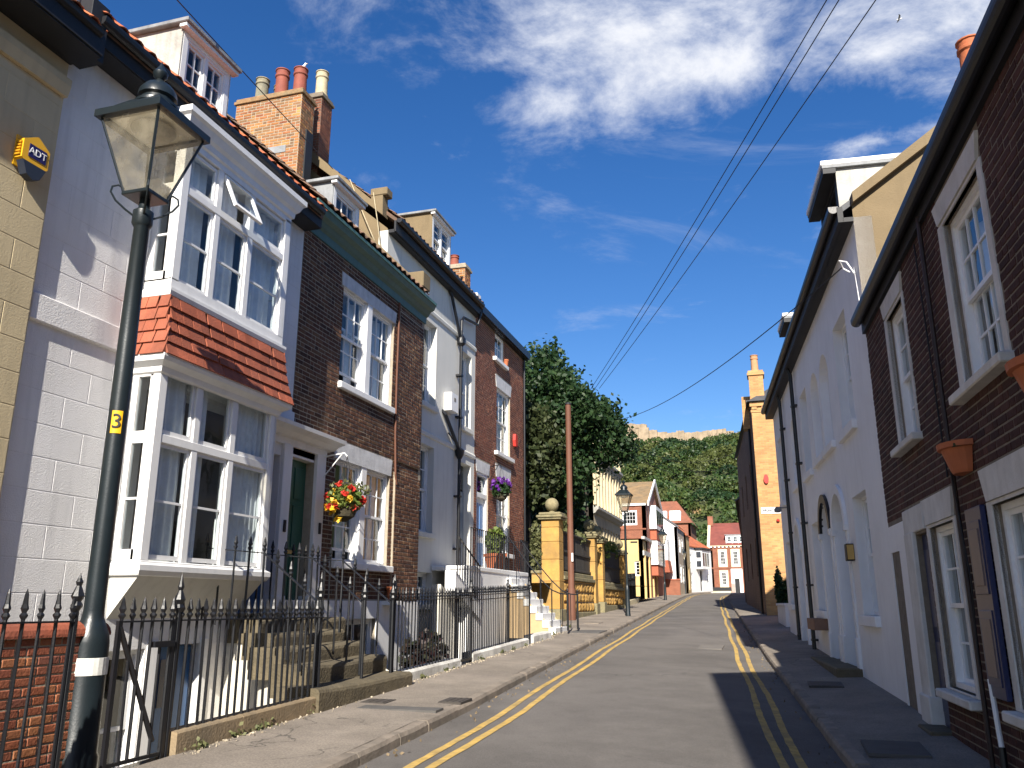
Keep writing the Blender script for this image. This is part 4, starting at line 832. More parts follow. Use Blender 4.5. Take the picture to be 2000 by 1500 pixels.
# gate and main railing on the stone plinth
gt = thing('iron_gate', 'black iron gate with diagonal brace leading down to the basement, right of the lamp post', 'gate', (-5.1, 6.1, -1.3))
railing('', '', [(-5.1, 5.84, -1.22, -.14), (-5.1, 6.46, -1.22, -.14)], .125, .2, t=gt)
B().tube([(-5.1, 5.83, -.18), (-5.1, 6.36, -1.12)], .022, 6).build('brace', BLACK, par=gt); B().box(-5.115, -5.085, 5.80, 5.84, -1.3, -.13).box(-5.115, -5.085, 6.47, 6.51, -1.3, -.13).box(-5.11, -5.09, 5.8, 6.5, -1.25, -1.22).build('gate_frame', BLACK, par=gt); B().box(-5.13, -5.07, 6.24, 6.5, -.36, -.31).build('latch', BLACK, par=gt)
railing('iron_railing', 'black spiked iron railing on the tan stone plinth, from gate to stone steps', [(-5.1, 6.58, -1.10, -.14), (-5.1, 9.12, -1.03, -.15)], .118, .2, posts=[(-5.1, 6.54, -1.35, -.12, .05)])
pb = thing('stone_plinth', 'low tan stone plinth carrying the railing beside the pavement', 'plinth', (-5.1, 6.6, -1.3))
for a, b_ in ((6.58, 7.55), (7.56, 9.0)):
    V = []
    for y in (a, b_): V += [(-5.02, y, zl(y)-.1), (-5.02, y, -1.09+.024*(y-6.6)), (-5.035, y, -1.075+.024*(y-6.6)), (-5.2, y, -1.07+.024*(y-6.6)), (-5.2, y, -3.4)]
    B().add(V, [(i, i+1, i+6, i+5) for i in range(4)]+[(4, 3, 2, 1, 0), (5, 6, 7, 8, 9)]).build('stone', mat('tan_stone', (.27, .20, .12), .9, .2, 4, .4, 40, col2=(.19, .15, .10), rand=.06), par=pb)
# area floor and retaining walls below the pavement
AREAW = mat('area_wall_paint', (.60, .57, .50), .85, .12, 2, .2, 40, streak=.2)
b = B(); b.add([(-7, 4, -3.3), (-5.1, 4, -3.3), (-5.1, 24, -3.1), (-7.9, 24, -3.1), (-8, 16.4, -3.2), (-7, 16.4, -3.2)], [(0, 1, 2, 3, 4, 5)]); b.build('area_floor', STONE, kind='structure')
b = B(); b.add([(-5.21, 4, -3.4), (-5.21, 22, -3.4), (-5.35, 22, -.9), (-5.21, 4, -1.35)], [(0, 3, 2, 1)]); b.build('area_retaining_wall', AREAW, kind='structure')
# worn stone steps up to the two doors
sp = thing('stone_steps', 'worn sandstone steps rising from the pavement to the green door', 'steps', (-5.2, 10.3, -1.25))
def worn(u0, u1, v0, v1, z0, z1, name='step', m=STONE):
    """step block with rounded, slightly hollowed nosing; u=Y, v=X range"""
    b = B(); n = 10; V = []
    for i in range(n+1):
        y = u0+(u1-u0)*i/n; s = -.022*math.sin(math.pi*i/n)+random.uniform(-.004, .004)
        V += [(v1+random.uniform(-.006, .006), y, z0), (v1, y, z1-.05+s), (v1-.015, y, z1-.018+s), (v1-.05, y, z1+s), (v0, y, z1+s*.4), (v0, y, z0)]
    F = [(i*6+j, i*6+6+j, i*6+7+j, i*6+1+j) for i in range(n) for j in range(5)]+[tuple(range(6)), tuple(n*6+j for j in range(6))[::-1]]
    b.add(V, [f[::-1] for f in F[:-2]]+F[-2:]); o = b.build(name, m, par=sp); o.data.update(); return o
worn(8.95, 11.6, -5.55, -4.98, -1.35, -.93); worn(9.36, 11.62, -5.9, -5.40, -1.1, -.71); worn(9.42, 11.62, -6.25, -5.76, -.9, -.52); worn(9.78, 11.66, -6.6, -6.12, -.7, -.36); worn(9.95, 12.35, -7.02, -6.48, -.5, -.20, 'landing')
b = B(); b.add([(-5.42, 9.40, -3.3), (-5.42, 9.40, -1.1), (-5.78, 9.46, -1.1), (-5.78, 9.46, -.9), (-6.14, 9.6, -.9), (-6.14, 9.8, -.7), (-6.5, 9.82, -.7), (-6.5, 9.98, -.48), (-7, 9.98, -.48), (-7, 9.98, -3.3)], [tuple(range(10))])
b.add([(-5.21, 11.6, -3.3), (-5.21, 11.6, -1.0), (-6.4, 11.6, -.4), (-7, 11.6, -.4), (-7, 11.6, -3.3)], [(0, 1, 2, 3, 4)]); b.build('stair_side', AREAW, par=sp, kind='stuff') if False else None
B().add(b.V[:10], [b.F[0]]).build('stair_side', AREAW, par=sp); B().add(b.V[10:], [(0, 1, 2, 3, 4)]).build('stair_side', AREAW, par=sp)
for y, lab in ((9.28, 'left raked iron handrail of the stone steps, nearest the bay window'), (10.46, 'middle raked iron handrail on the stone steps'), (11.36, 'right raked iron handrail of the stone steps, below the paired windows')):
    t = thing('iron_handrail', lab, 'handrail', (-5.2, y, -.95), 'raked handrails on the stone steps')
    railing('', '', [(-5.25, y, -.9, .02), (-6.05, y, -.4, .62), (-6.9, y, -.2, .70)], .19, .2, t=t, railw=.024)
    B().lathe([(.022, -1.1), (.022, .05), (.04, .09), (.03, .12), (.048, .16), (.03, .2), (.012, .26), (.02, .3), (.003, .38)], (-5.22, y, .0), 8).build('newel', BLACK, par=t)
# second and third railing with white kerb plinths
WPL = mat('worn_white_plinth', (.66, .65, .61), .85, .15, 3, .4, 40, col2=(.30, .28, .25))
def plinth(lab, x, y0, y1, zt0, zt1, d=.24):
    t = thing('painted_plinth', lab, 'plinth', (x, y0, zl(y0))); V = []
    n = 6
    for i in range(n+1):
        y = y0+(y1-y0)*i/n; zt = zt0+(zt1-zt0)*i/n; V += [(x+.10, y, zl(y)-.1), (x+.09+random.uniform(-.008, .008), y, zt-.03), (x+.06, y, zt), (x-d+.1, y, zt), (x-d+.1, y, -3.3)]
    B().add(V, [(i*5+j, i*5+j+1, i*5+6+j, i*5+5+j) for i in range(n) for j in range(4)]+[(4, 3, 2, 1, 0), tuple(n*5+j for j in range(5))]).build('stone', WPL, par=t)
plinth('worn white plinth under the black railing before the brown brick house', -5.25, 11.75, 14.1, -.95, -.90); plinth('white plinth under the ornate railing before the cream-white house', -5.35, 15.0, 18.8, -.86, -.74); plinth('short white plinth at the foot of the white steps', -5.42, 19.4, 21.1, -.70, -.66)
railing('iron_railing', 'black railing on white plinth before the brown brick house', [(-5.24, 11.5, -1.0, .05), (-5.24, 14.1, -.95, .10)], .125, .19, r=.0115, posts=[(-5.24, 11.45, -1.2, .06, .03)])
gt2 = thing('iron_gate', 'closed black iron gate between the two white plinths', 'gate', (-5.28, 14.5, -1.05)); railing('', '', [(-5.28, 14.15, -1.0, .10), (-5.3, 14.95, -.98, .12)], .115, .19, t=gt2); B().box(-5.3, -5.26, 14.1, 14.14, -1.1, .15).box(-5.32, -5.28, 14.97, 15.01, -1.1, .2).box(-5.3, -5.27, 14.12, 15, -.98, -.94).build('gate_frame', BLACK, par=gt2)
railing('iron_railing', 'ornate black railing with double top rail before the cream-white house', [(-5.33, 15.1, -.88, .16), (-5.38, 19.2, -.75, .28)], .115, .17, r=.0105, rails=(0, -.09), posts=[(-5.33, 15.05, -1, .16, 0), (-5.38, 19.25, -.8, .28, 0), (-5.36, 17.5, -.85, .22, 0)])
# white stair and landing of the cream-white and red brick houses
ws = thing('white_stairs', 'white-painted landing wall and steps before the red brick house', 'steps', (-6.3, 22, -.8)); FWS = Fr(-7.0, 0, 0, 1)
wall('landing_wall', WHITE, FWS, ws, rect(19.6, 24.9, -3, .84), [arch(23.55, 24.2, -.6, .35, 10)], depth=.5)
B().box(19.6, 24.9, -.02, 1.0, .80, .92, c=.02).build('landing', WHITE, FWS, ws); boxo('arch_back', INTER, FWS, ws, 23.4, 24.3, .5, .52, -.7, .8)
for i in range(8):
    x0 = -5.62-.18*i; zt = -.62+.19*i
    B().box(x0-.20, x0, 22.75, 24.2, zt-.19, zt, c=.012).build('step', WHITE, par=ws)
b = B(); b.add([(-5.66, 22.78, -.9), (-5.66, 22.78, -.7), (-7.0, 22.78, .72), (-7.0, 22.78, -.9), (-5.66, 24.17, -.9), (-5.66, 24.17, -.7), (-7, 24.17, .72), (-7, 24.17, -.9)], []); TAN = mat('tan_render', (.46, .33, .18), .85, .12, 3, .2, 40); B().add(b.V[:4], [(0, 3, 2, 1)]).build('stair_side', TAN, par=ws); B().add(b.V[4:], [(0, 1, 2, 3)]).build('stair_side', TAN, par=ws)
# raking white stair wall of the cream-white house
rw = thing('white_stair_wall', 'sloping white stair wall beside the black drainpipe', 'stair wall', (-6.6, 19.4, -.8))
B().prism([(18.5, .30), (20.3, -.36), (20.3, .0), (18.5, .76)], -.06, .2).build('parapet', WHITE, FWS, rw)
wall('wall', AREAW, FWS, rw, [(18.5, -3), (19.6, -3), (19.6, .0), (18.5, .45)], depth=.2, v0=.3); railing('', '', [(-6.93, 18.6, .65, 1.55), (-6.93, 20.2, .0, .92)], .17, .0, t=rw, knob=False)
railing('iron_railing', 'plain black railing along the white landing before the red brick house', [(-7.0, 19.7, .9, 1.85), (-7.0, 22.7, .9, 1.85)], .16, .0, knob=False); railing('iron_railing', 'plain black railing behind the terracotta planter, right end of the landing', [(-7.0, 24.2, .9, 1.85), (-7.0, 24.9, .9, 1.85), (-7.9, 24.9, .9, 1.85)], .14, .0, knob=False)
def steprail(y, lab):
    t = thing('iron_handrail', lab, 'handrail', (-5.6, y, -.7), 'handrails of the white steps'); pts = [(-7.0, y, 1.85), (-6.75, y, 1.52), (-6.4, y, 1.06), (-6.05, y, .66), (-5.75, y, .38), (-5.5, y, .28), (-5.3, y, .26)]
    B().tube(pts, .018, 6).build('rail', BLACK, par=t)
    for x, yy, z in pts: B().tube([(x, y, z), (x, y, max(-.74, -.62+.19*math.floor((-5.62-x)/.18+.0) if x < -5.62 else -.74))], .012, 6).build('baluster', BLACK, par=t)
    B().lathe([(.03, -.95), (.03, .0), (.045, .02), (.02, .06), (.035, .1), (.005, .16)], (-5.3, y, .26), 8).build('newel', BLACK, par=t)
steprail(22.85, 'near curved black handrail of the white steps'); steprail(24.1, 'far curved black handrail of the white steps, by the stone pier')
# planters and baskets
def leafthing(t, name, center, rad, n, size, m, hollow=.3): return put(name, quadmesh(name, leaves(n, center, rad, size, hollow=hollow)), m, par=t)
pt = thing('terracotta_planter', 'square terracotta planter with a clipped bush on the white landing', 'planter', (-7.25, 22.4, .92)); B().lathe([(.24, 0), (.30, .36), (.34, .37), (.34, .45), (.28, .45), (.27, .40)], (-7.3, 22.6, .92), 4).build('pot', TERRA, par=pt)
leafthing(pt, 'foliage', (-7.3, 22.6, 1.75), (.28, .28, .34), 900, .10, LEAFG); leafthing(pt, 'foliage', (-7.3, 22.6, 1.45), (.2, .2, .2), 300, .09, LEAFG)
def basket(lab, x, y, z, r, cols, wallx, nleaf=950):
    t = thing('hanging_basket', lab, 'hanging basket', (x, y, z-r)); B().lathe([(.03, -.28), (.16, -.2), (.22, -.05), (.23, 0)], (x, y, z-.05), 12).build('basket', mat('moss_liner', (.06, .05, .03), .95, .3, 12, .6, 30), par=t)
    B().tube([(wallx, y, z+.75), (x-.05, y, z+.8), (x, y, z+.74)], .012, 6).tube([(wallx, y, z+.35), (x-.1, y, z+.78)], .01, 6).build('bracket', WHITE if cols[0][0] is FLR else BLACK, par=t)
    for a in range(3): B().tube([(x, y, z+.74), (x+.21*math.cos(a*2.1), y+.21*math.sin(a*2.1), z-.02)], .004, 4).build('chain', BLACKM, par=t)
    leafthing(t, 'foliage', (x, y, z+.02), (r*.98, r*1.12, r*.85), nleaf, .07, LEAFG if len(cols) > 1 else LEAF)
    for m, n, dz in cols:
        for k in range(n):
            d = Vector(rng.normal(size=3)).normalized(); c = Vector((x, y, z+dz))+Vector((d.x*r*.95, d.y*r*1.1, d.z*r*.85)); put('flower', quadmesh('flower', leaves(16, tuple(c), (.05, .05, .05), .072, hollow=.2)), m, par=t)
basket('hanging basket of red and yellow flowers by the green door', -6.52, 12.2, 1.62, .29, [(FLR, 17, .05), (FLY, 19, -.05)], -7.0)
put('trailing_foliage', quadmesh('trailing_foliage', leaves(260, (-6.5, 12.35, 1.86), (.3, .48, .12), .05, hollow=.1)), LEAFV, par=bpy.data.objects['hanging_basket'])
basket('hanging basket of purple flowers on the red brick house', -7.62, 24.15, 3.35, .30, [(FLP, 30, .12)], -8.0)
sm = thing('terracotta_pot', 'tiny terracotta pot on the sill of the top window of the red brick house', 'pot', (-7.93, 25.68, 7.76)); B().lathe([(.06, 0), (.09, .17), (.10, .17), (.10, .22), (.08, .22)], (-7.95, 25.68, 7.76), 10).build('pot', TERRA, par=sm)
ap = thing('terracotta_pot', 'small terracotta pot standing at the foot of the brown brick pilaster', 'pot', (-6.95, 15.0, .06)); B().lathe([(.07, 0), (.10, .2), (.115, .2), (.115, .26), (.09, .26)], (-6.88, 14.9, .06), 12).build('pot', TERRA, par=ap)
boxo('pot_ledge', WHITE, I4, ap, -7.0, -6.76, 14.7, 15.1, -.02, .06)
for k, (x, y, z) in enumerate(((-6.2, 14.6, -1.4), (-6.3, 15.5, -1.3))):
    t = thing('area_shrub', ('dark red-leaved shrub in the basement area, left of two' if k == 0 else 'dark red-leaved shrub in the basement area, right of two'), 'shrub', (x, y, -3.2), 'shrubs in the basement area'); B().lathe([(.2, 0), (.26, 1.0), (.28, 1.0), (.28, 1.1)], (x, y, -3.2), 10).build('tub', mat('buff_tub', (.5, .36, .16), .8, .1, 5, .2), par=t)
    leafthing(t, 'foliage', (x, y, z+.1), (.4, .4, .75), 900, .10, leafmat('dark_red_leaf', (.045, .018, .02), (.03, .04, .02))); 

# ------------------------------------------------------------------ street lamps
def lampglass():
    m = glassmat('lamp_glass', (.97, .95, .88), .02); t = m.node_tree; n = t.nodes.new; L = t.links.new
    o = [q for q in t.nodes if q.type == 'OUTPUT_MATERIAL'][0]; sh = o.inputs[0].links[0].from_socket
    d = n('ShaderNodeBsdfDiffuse'); d.inputs[0].default_value = (.75, .68, .52, 1); tl = n('ShaderNodeBsdfTranslucent'); tl.inputs[0].default_value = (.8, .74, .58, 1); a = n('ShaderNodeMixShader'); a.inputs[0].default_value = .6; L(d.outputs[0], a.inputs[1]); L(tl.outputs[0], a.inputs[2])
    g = n('ShaderNodeNewGeometry'); z = n('ShaderNodeTexNoise'); z.inputs['Scale'].default_value = 5; z.inputs['Detail'].default_value = 5; L(g.outputs['Position'], z.inputs[0]); r = n('ShaderNodeMapRange'); r.inputs[1].default_value = .35; r.inputs[2].default_value = .7; r.inputs[3].default_value = .12; r.inputs[4].default_value = .42; L(z.outputs['Fac'], r.inputs[0])
    x = n('ShaderNodeMixShader'); L(r.outputs[0], x.inputs[0]); L(sh, x.inputs[1]); L(a.outputs[0], x.inputs[2]); L(x.outputs[0], o.inputs[0])
lampglass()
def lantern(t, x, y, z, s=1., big=True):
    """tapered four-sided lantern on a frog: z is the underside of the lantern"""
    h0, h1, H = .14*s, .335*s, .74*s; F_ = Fr(x, y, 1, 0)
    def V4(r, zz): return [(-r, -r, zz), (r, -r, zz), (r, r, zz), (-r, r, zz)]
    for i in range(4):
        a, b_ = V4(h0, z)[i], V4(h1, z+H)[i]; B().tube([a, b_], .014*s, 6).build('corner_bar', LAMPG, F_, t)
        j = (i+1) % 4; put('pane', mesh('pane', [V4(h0, z)[i], V4(h0, z)[j], V4(h1, z+H)[j], V4(h1, z+H)[i]], [(0, 1, 2, 3)]), MATS['lamp_glass'], F_.M, t)
    bb = B(); bb.box(-h0-.015*s, h0+.015*s, -h0-.015*s, h0+.015*s, z-.03*s, z+.01*s, c=.006).build('base_plate', LAMPG, F_, t)
    r = h1+.05*s; bb = B()
    bb.add(V4(r, z+H)+V4(r, z+H+.075*s)+V4(h1-.03*s, z+H), [(4, 5, 6, 7), (0, 1, 5, 4), (1, 2, 6, 5), (2, 3, 7, 6), (3, 0, 4, 7), (0, 8, 9, 1), (1, 9, 10, 2), (2, 10, 11, 3), (3, 11, 8, 0)]); bb.build('eaves', LAMPG, F_, t)
    bb = B(); bb.add(V4(r-.02*s, z+H+.07*s)+V4(.17*s, z+H+.28*s), [(0, 1, 5, 4), (1, 2, 6, 5), (2, 3, 7, 6), (3, 0, 4, 7), (4, 5, 6, 7)]); bb.build('roof', LAMPG, F_, t)
    bb = B(); bb.lathe([(.22*s, .24*s), (.22*s, .27*s), (.17*s, .29*s), (.16*s, .34*s), (.19*s, .36*s), (.185*s, .42*s), (.13*s, .50*s), (.06*s, .54*s), (.035*s, .58*s), (.07*s, .62*s), (.075*s, .66*s), (.04*s, .71*s), (.02*s, .75*s), (.004*s, .80*s)], (0, 0, z+H), 16); autosmooth(bb.build('chimney_finial', LAMPG, F_, t))
    bb = B(); bb.lathe([(.20*s, 0), (.22*s, -.03*s), (.16*s, -.10*s), (.05*s, -.13*s)], (0, 0, z+H+.02*s), 16).build('reflector', mat('lamp_reflector', (.42, .40, .36), .5, .1, 6, 0), F_, t)
    B().add(V4(h1-.02*s, z+H+.035*s), [(0, 1, 2, 3)]).build('white_ceiling', mat('lamp_white_ceiling', (.85, .82, .74), .6, .1, 6, 0), F_, t)

def lamp(lab, x, y, zg, hl, s=1., k=1., big=False):
    t = thing('street_lamp', lab, 'street lamp', (x, y, zg), 'traditional lantern street lamps'); F_ = Fr(x, y, 1, 0); zc = hl-zg
    b = B(); r = .068*k
    autosmooth(b.lathe([(.17*k, -.1), (.17*k, .12), (.155*k, .15), (.15*k, 1.02), (.14*k, 1.1), (.10*k, 1.2), (.085*k, 1.24), (.082*k, 1.3), (.078*k, zc*.72), (r, zc-.34), (r*1.1, zc-.33), (r*1.35, zc-.30), (r*1.35, zc-.17), (r*1.1, zc-.16), (.05*k, zc-.13), (.045*k, zc)], (0, 0, zg), 20).build('column', LAMPG, F_, t), 40)
    for a in (0, 1, 2, 3):
        d = Vector((math.cos(R(45+90*a)), math.sin(R(45+90*a)), 0)); b = B()
        P = [(.06, -.22), (.16, -.16), (.26, -.08), (.31, .0), (.30, .06), (.25, .085), (.20, .06), (.205, .02)]
        b.tube([(d.x*q*s, d.y*q*s, hl+zz*s-.02) for q, zz in P], .011*s, 6).build('scroll', LAMPG, F_, t)
    lantern(t, x, y, hl, s); return t
L1 = lamp('tall black lantern lamp post close by on the left, with white band and yellow number', -5.63, 6.1, -1.35, 3.9, 1.0, 1.05)
b = B(); b.lathe([(.1655, 0), (.1655, .14)], (-5.63, 6.1, -.58), 24).build('white_band', mat('white_band_paint', (.75, .75, .72), .5, .15, 14, .1, 40, col2=(.6, .6, .57)), par=L1)
nb = B(); n = 10; ang0 = R(-47-36); rr = .0875
for i in range(n+1):
    a = ang0+R(62)*i/n; nb.V += [(-5.63+rr*math.cos(a), 6.1+rr*math.sin(a), 1.50), (-5.63+rr*math.cos(a), 6.1+rr*math.sin(a), 1.71)]
nb.F = [(2*i, 2*i+2, 2*i+3, 2*i+1) for i in range(n)]; pn = nb.build('number_plate', YEL, par=L1)
a = R(-52); Mt = Matrix.Translation((-5.63+.091*math.cos(a), 6.1+.091*math.sin(a), 1.605)) @ Matrix.Rotation(a+R(90), 4, 'Z') @ Matrix.Rotation(R(90), 4, 'X')
text('number', '3', .19, BLACKM, Mt, pn, .003)
lamp('black lantern lamp post beside the ochre stone wall', -5.47, 34.2, -.5, 3.7, .85, .62)
lamp('third lantern lamp post along the left pavement, before the red gabled house', -6.75, 58.2, .22, 4.0, .8, .6)
lamp('fourth lantern lamp post along the left pavement, before the white gable', -7.38, 79.5, .85, 4.0, .75, .6)
# ------------------------------------------------------------------ stone piers and garden wall beyond the red brick house
def pier(lab, x0, x1, y0, y1, zb, zt, rb, m=OCHST):
    t = thing('stone_pier', lab, 'gate pier', ((x0+x1)/2, (y0+y1)/2, zb), 'ball-topped stone piers'); z = zb
    B().box(x0-.06, x1+.06, y0-.06, y1+.06, zb-.3, zb+.45, c=.02).build('base', GREYST, par=t); z = zb+.45; k = 0; hs_ = [.95, .75, .62, .5, .5, .5]
    while z < zt-.05:
        h = min(hs_[k % 6], zt-z); B().box(x0, x1, y0, y1, z+.004, z+h-.004, c=.012).build('stone_block', m, par=t); z += h; k += 1
    B().box(x0-.10, x1+.10, y0-.10, y1+.10, zt, zt+.07, c=.02).box(x0-.15, x1+.15, y0-.15, y1+.15, zt+.07, zt+.16, c=.02).box(x0-.08, x1+.08, y0-.08, y1+.08, zt+.16, zt+.26, c=.03).build('cap', GREYST, par=t)
    prof = [(.10, 0), (.11, .05)]+[(rb*math.sin(R(q)), .05+rb-rb*math.cos(R(q))) for q in range(25, 180, 15)]+[(.003, .05+2*rb)]
    autosmooth(B().lathe(prof, ((x0+x1)/2, (y0+y1)/2, zt+.26), 18).build('ball', GREYST, par=t)); return t
pier('nearest and largest ochre stone pier with ball, beside the brown pole', -7.65, -7.0, 29, 29.65, -.62, 2.92, .25)
pier('ball-topped stone pier at the middle of the garden wall, left of a pair', -7.5, -6.95, 35.2, 35.75, -.42, 2.72, .25); pier('ball-topped stone pier at the middle of the garden wall, right of a pair', -7.5, -6.95, 36.9, 37.4, -.36, 2.62, .24); pier('far ball-topped stone pier behind the second lamp post', -7.5, -6.95, 42.6, 43.1, -.2, 2.40, .24)
FG = Fr(-7.05, 0, 0, 1)
def gardenwall(lab, y0, y1, zb, zt, ztop):
    t = thing('stone_garden_wall', lab, 'wall', (-7.1, y0, zb)); w_ = B().box(y0, y1, .0, .4, zb-.3, zt).build('wall', MORTD, FG, t); blocks(FG, w_, y0, y1, zb+.28, zt-.30, [], OCHST, .62, .36, .02, 'stone', .25, .03, .035)
    B().box(y0, y1, -.10, .05, zb-.3, zb+.28, c=.02).build('plinth', GREYST, FG, t); B().box(y0, y1, -.10, .45, zt-.30, zt-.16, c=.02).box(y0, y1, -.02, .45, zt-.16, zt, c=.02).build('coping', GREYST, FG, t)
    f = thing('board_fence', lab.replace('rusticated ochre stone garden wall', 'dark weathered board fence on the stone garden wall'), 'fence', (-7.2, y0, zt)); y = y0
    while y < y1-.02:
        B().box(y+.004, min(y+.17, y1)-.004, .12, .145, zt+.05, ztop+random.uniform(-.01, .01)).build('board', WOODD, FG, f); y += .17
    for z in (zt+.06, (zt+ztop)/2, ztop-.04): B().box(y0, y1, .08, .12, z, z+.09, c=.008).build('rail', WOODD, FG, f)
    B().box(y0, y1, .05, .2, ztop, ztop+.06, c=.01).build('capping', WOODD, FG, f)
gardenwall('rusticated ochre stone garden wall beside the brown pole', 29.66, 35.19, -.58, 1.15, 2.55); gardenwall('rusticated ochre stone garden wall behind the second lamp post', 37.41, 42.59, -.33, .95, 2.35)
gp = thing('garden_gate', 'dark narrow gate between the paired ball-topped piers', 'gate', (-7.2, 36.3, -.4)); B().box(35.77, 36.88, .15, .2, -.3, 2.1, c=.01).build('leaf', WOODD, FG, gp); 
lw = thing('low_stone_wall', 'low ochre wall with ivy screen between the red brick house and the first pier', 'wall', (-7.8, 28.6, -.6)); FLW = Fr(-8.0, 28.95, 1, 0); w_ = B().box(0, .36, 0, .3, -.7, 1.05).build('wall', MORTD, FLW, lw); blocks(FLW, w_, 0, .36, -.6, 1.05, [], OCHST, .5, .4, .02, 'stone', .1, .02); B().box(-.02, .37, -.06, .36, 1.05, 1.15, c=.015).build('coping', GREYST, FLW, lw)
put('ivy', quadmesh('ivy', leaves(900, (-7.85, 29.1, 2.0), (.25, .3, 1.0), .12, hollow=.1)), LEAFV, par=lw)
railing('iron_screen', 'tall rusty iron screen beside the first stone pier', [(-8.0, 29.0, 1.1, 2.6), (-7.66, 29.0, 1.1, 2.6)], .08, .18)
po = thing('brown_pole', 'tall rust-brown steel pole standing before the first stone pier', 'pole', (-6.95, 30.2, -.6)); autosmooth(B().lathe([(.15, -.3), (.15, 1.1), (.115, 1.16), (.105, 8.0), (.0, 8.0)], (-6.86, 30.2, -.6), 16).build('shaft', RUST, par=po)); B().lathe([(.13, 0), (.13, .05), (.06, .09)], (-6.86, 30.2, 7.38), 12).build('cap', BLACKM, par=po); B().box(-6.80, -6.74, 30.06, 30.09, 1.5, 1.8).build('notice', WPR, par=po)
# ground behind the garden wall
GD = mat('garden_soil', (.05, .055, .025), .95, .3, 1.5, .5, 12)
B().add([(-40, 28, .7), (-7.3, 28, .7), (-7.3, 60, 1.2), (-40, 60, 1.2), (-40, 28, -4), (-8.2, 28, -4)], [(0, 1, 2, 3)]).build('garden_ground', GD, kind='structure')
# planting along the wall top
for k, (y, z, rx, ry, rz, n, m, lab) in enumerate(((31.2, 2.9, .4, .9, .45, 700, LEAFV, 'straggly grey-green plant above the board fence by the brown pole'), (33.8, 2.6, .4, 1.0, .35, 600, LEAFV, 'low dry-looking plant above the fence near the paired piers'), (39.0, 2.5, .5, 1.2, .6, 900, LEAFG, 'bright green shrub hanging over the far board fence'), (41.6, 2.5, .4, .8, .6, 600, LEAFG, 'small bright shrub behind the far ball-topped pier'))):
    t = thing('garden_shrub', lab, 'shrub', (-7.4, y, .9)); leafthing(t, 'foliage', (-7.45, y, z), (rx, ry, rz), n, .12, m); B().tube([(-7.5, y, .8), (-7.45, y+.05, z)], [.03, .012], 6).build('stem', WOODD, par=t)
# ------------------------------------------------------------------ right side: R1 dark brick cottage
F1 = Fr(1.65, 11.66, .048, -1); F2 = Fr(1.61, 12.5, .08, -1)
H1 = thing('dark_brick_house', 'dark red brick cottage on the right with white window surrounds and navy shutter', 'house', (1.9, 8, -1.4))
PAINTW = mat('weathered_white_masonry', (.66, .64, .60), .8, .12, 4, .35, 50, streak=.15, col2=(.55, .52, .47))
h1 = [rect(3.62, 4.75, 1.86, 3.45), rect(.72, 1.66, 1.86, 3.48), rect(1.58, 2.60, -.83, .80), rect(3.86, 5.2, -.80, .80), rect(.86, 1.40, -1.5, .78), rect(6.3, 7.4, 1.86, 3.45), rect(6.3, 7.5, -.8, .8)]
w1 = wall('wall', MORTD, F1, H1, rect(-.75, 10.2, ZB, 3.85), h1)
sur = [rect(3.45, 4.86, 1.80, 3.74), rect(.58, 1.76, 1.80, 3.74), rect(1.44, 2.72, -.86, 1.12), rect(3.70, 5.34, -.82, 1.12), rect(.40, 1.40, -1.6, 1.10), rect(6.2, 7.5, 1.8, 3.74), rect(6.2, 7.6, -.82, 1.12)]
bricks(F1, w1, -.75, 10.2, -1.75, 3.80, sur+[rect(-.8, .42, -1.8, 1.02)], BR_R, bl=.235, bh=.078)
# painted margins round the openings
def margin(F_, par, o, i, m, v=-.014):
    return wall('window_surround', m, F_, par, o, [i], depth=.05, v0=v)
for k, z0, z1, a, b_ in ((0, 1.86, 3.45, 3.46, 4.86), (1, 1.86, 3.48, .59, 1.76), (2, -.83, .80, 1.47, 2.70), (3, -.80, .80, 3.73, 5.32)):
    i = h1[k]; margin(F1, H1, rect(a, b_, z0-.02, z1+.03), i, PAINTW)
    lz = (z1, z1+.25 if k < 2 else z1+.31); B().prism([(a+.06, lz[0]+.035), (b_-.06, lz[0]+.035), (b_+.03, lz[1]), (a-.05, lz[1])], -.03, .05).build('lintel', PAINTW, F1, H1)
    boxo('sill', PAINTW, F1, H1, a-.02, b_+.06, -.12, .10, z0-.11, z0-.025, c=.012)
    us = [p[0] for p in i]; sash(F1, H1, min(us), max(us), z0, z1, 2 if k in (1, 2) else 4 if k == 0 else 4, 2, v=.09)
for q in h1[5:]:
    us = [p[0] for p in q]; zs = [p[1] for p in q]; sash(F1, H1, min(us), max(us), min(zs), max(zs), 3, 2, v=.09)
# navy door with white pilaster, painted corner and passage door
boxo('pilaster', PAINTW, F1, H1, .42, .85, -.05, .12, -1.4, .82, c=.012); boxo('pilaster_base', PAINTW, F1, H1, .39, .88, -.08, .10, -1.42, -1.0, c=.015); boxo('door_lintel', PAINTW, F1, H1, .36, 1.42, -.03, .05, .81, 1.10, c=.01)
nd = boxo('door', NAVY, F1, H1, .86, 1.40, .06, .11, -1.3, .78)
for z0, z1 in ((-1.15, -.4), (-.25, .6)): boxo('panel', NAVY, F1, nd, .93, 1.33, .045, .062, z0, z1, c=.012)
boxo('threshold', STONE, F1, H1, .84, 1.45, -.22, .06, -1.5, -1.29, c=.015)
wall('painted_corner', RENDR, F1, H1, rect(-.75, .42, -1.8, 1.0), [rect(-.68, -.12, -1.8, .66)], depth=.3, v0=-.016); boxo('passage_door', mat('grey_door', (.32, .33, .36), .5, .1, 4, .05), F1, H1, -.70, -.1, .16, .2, -1.6, .68)
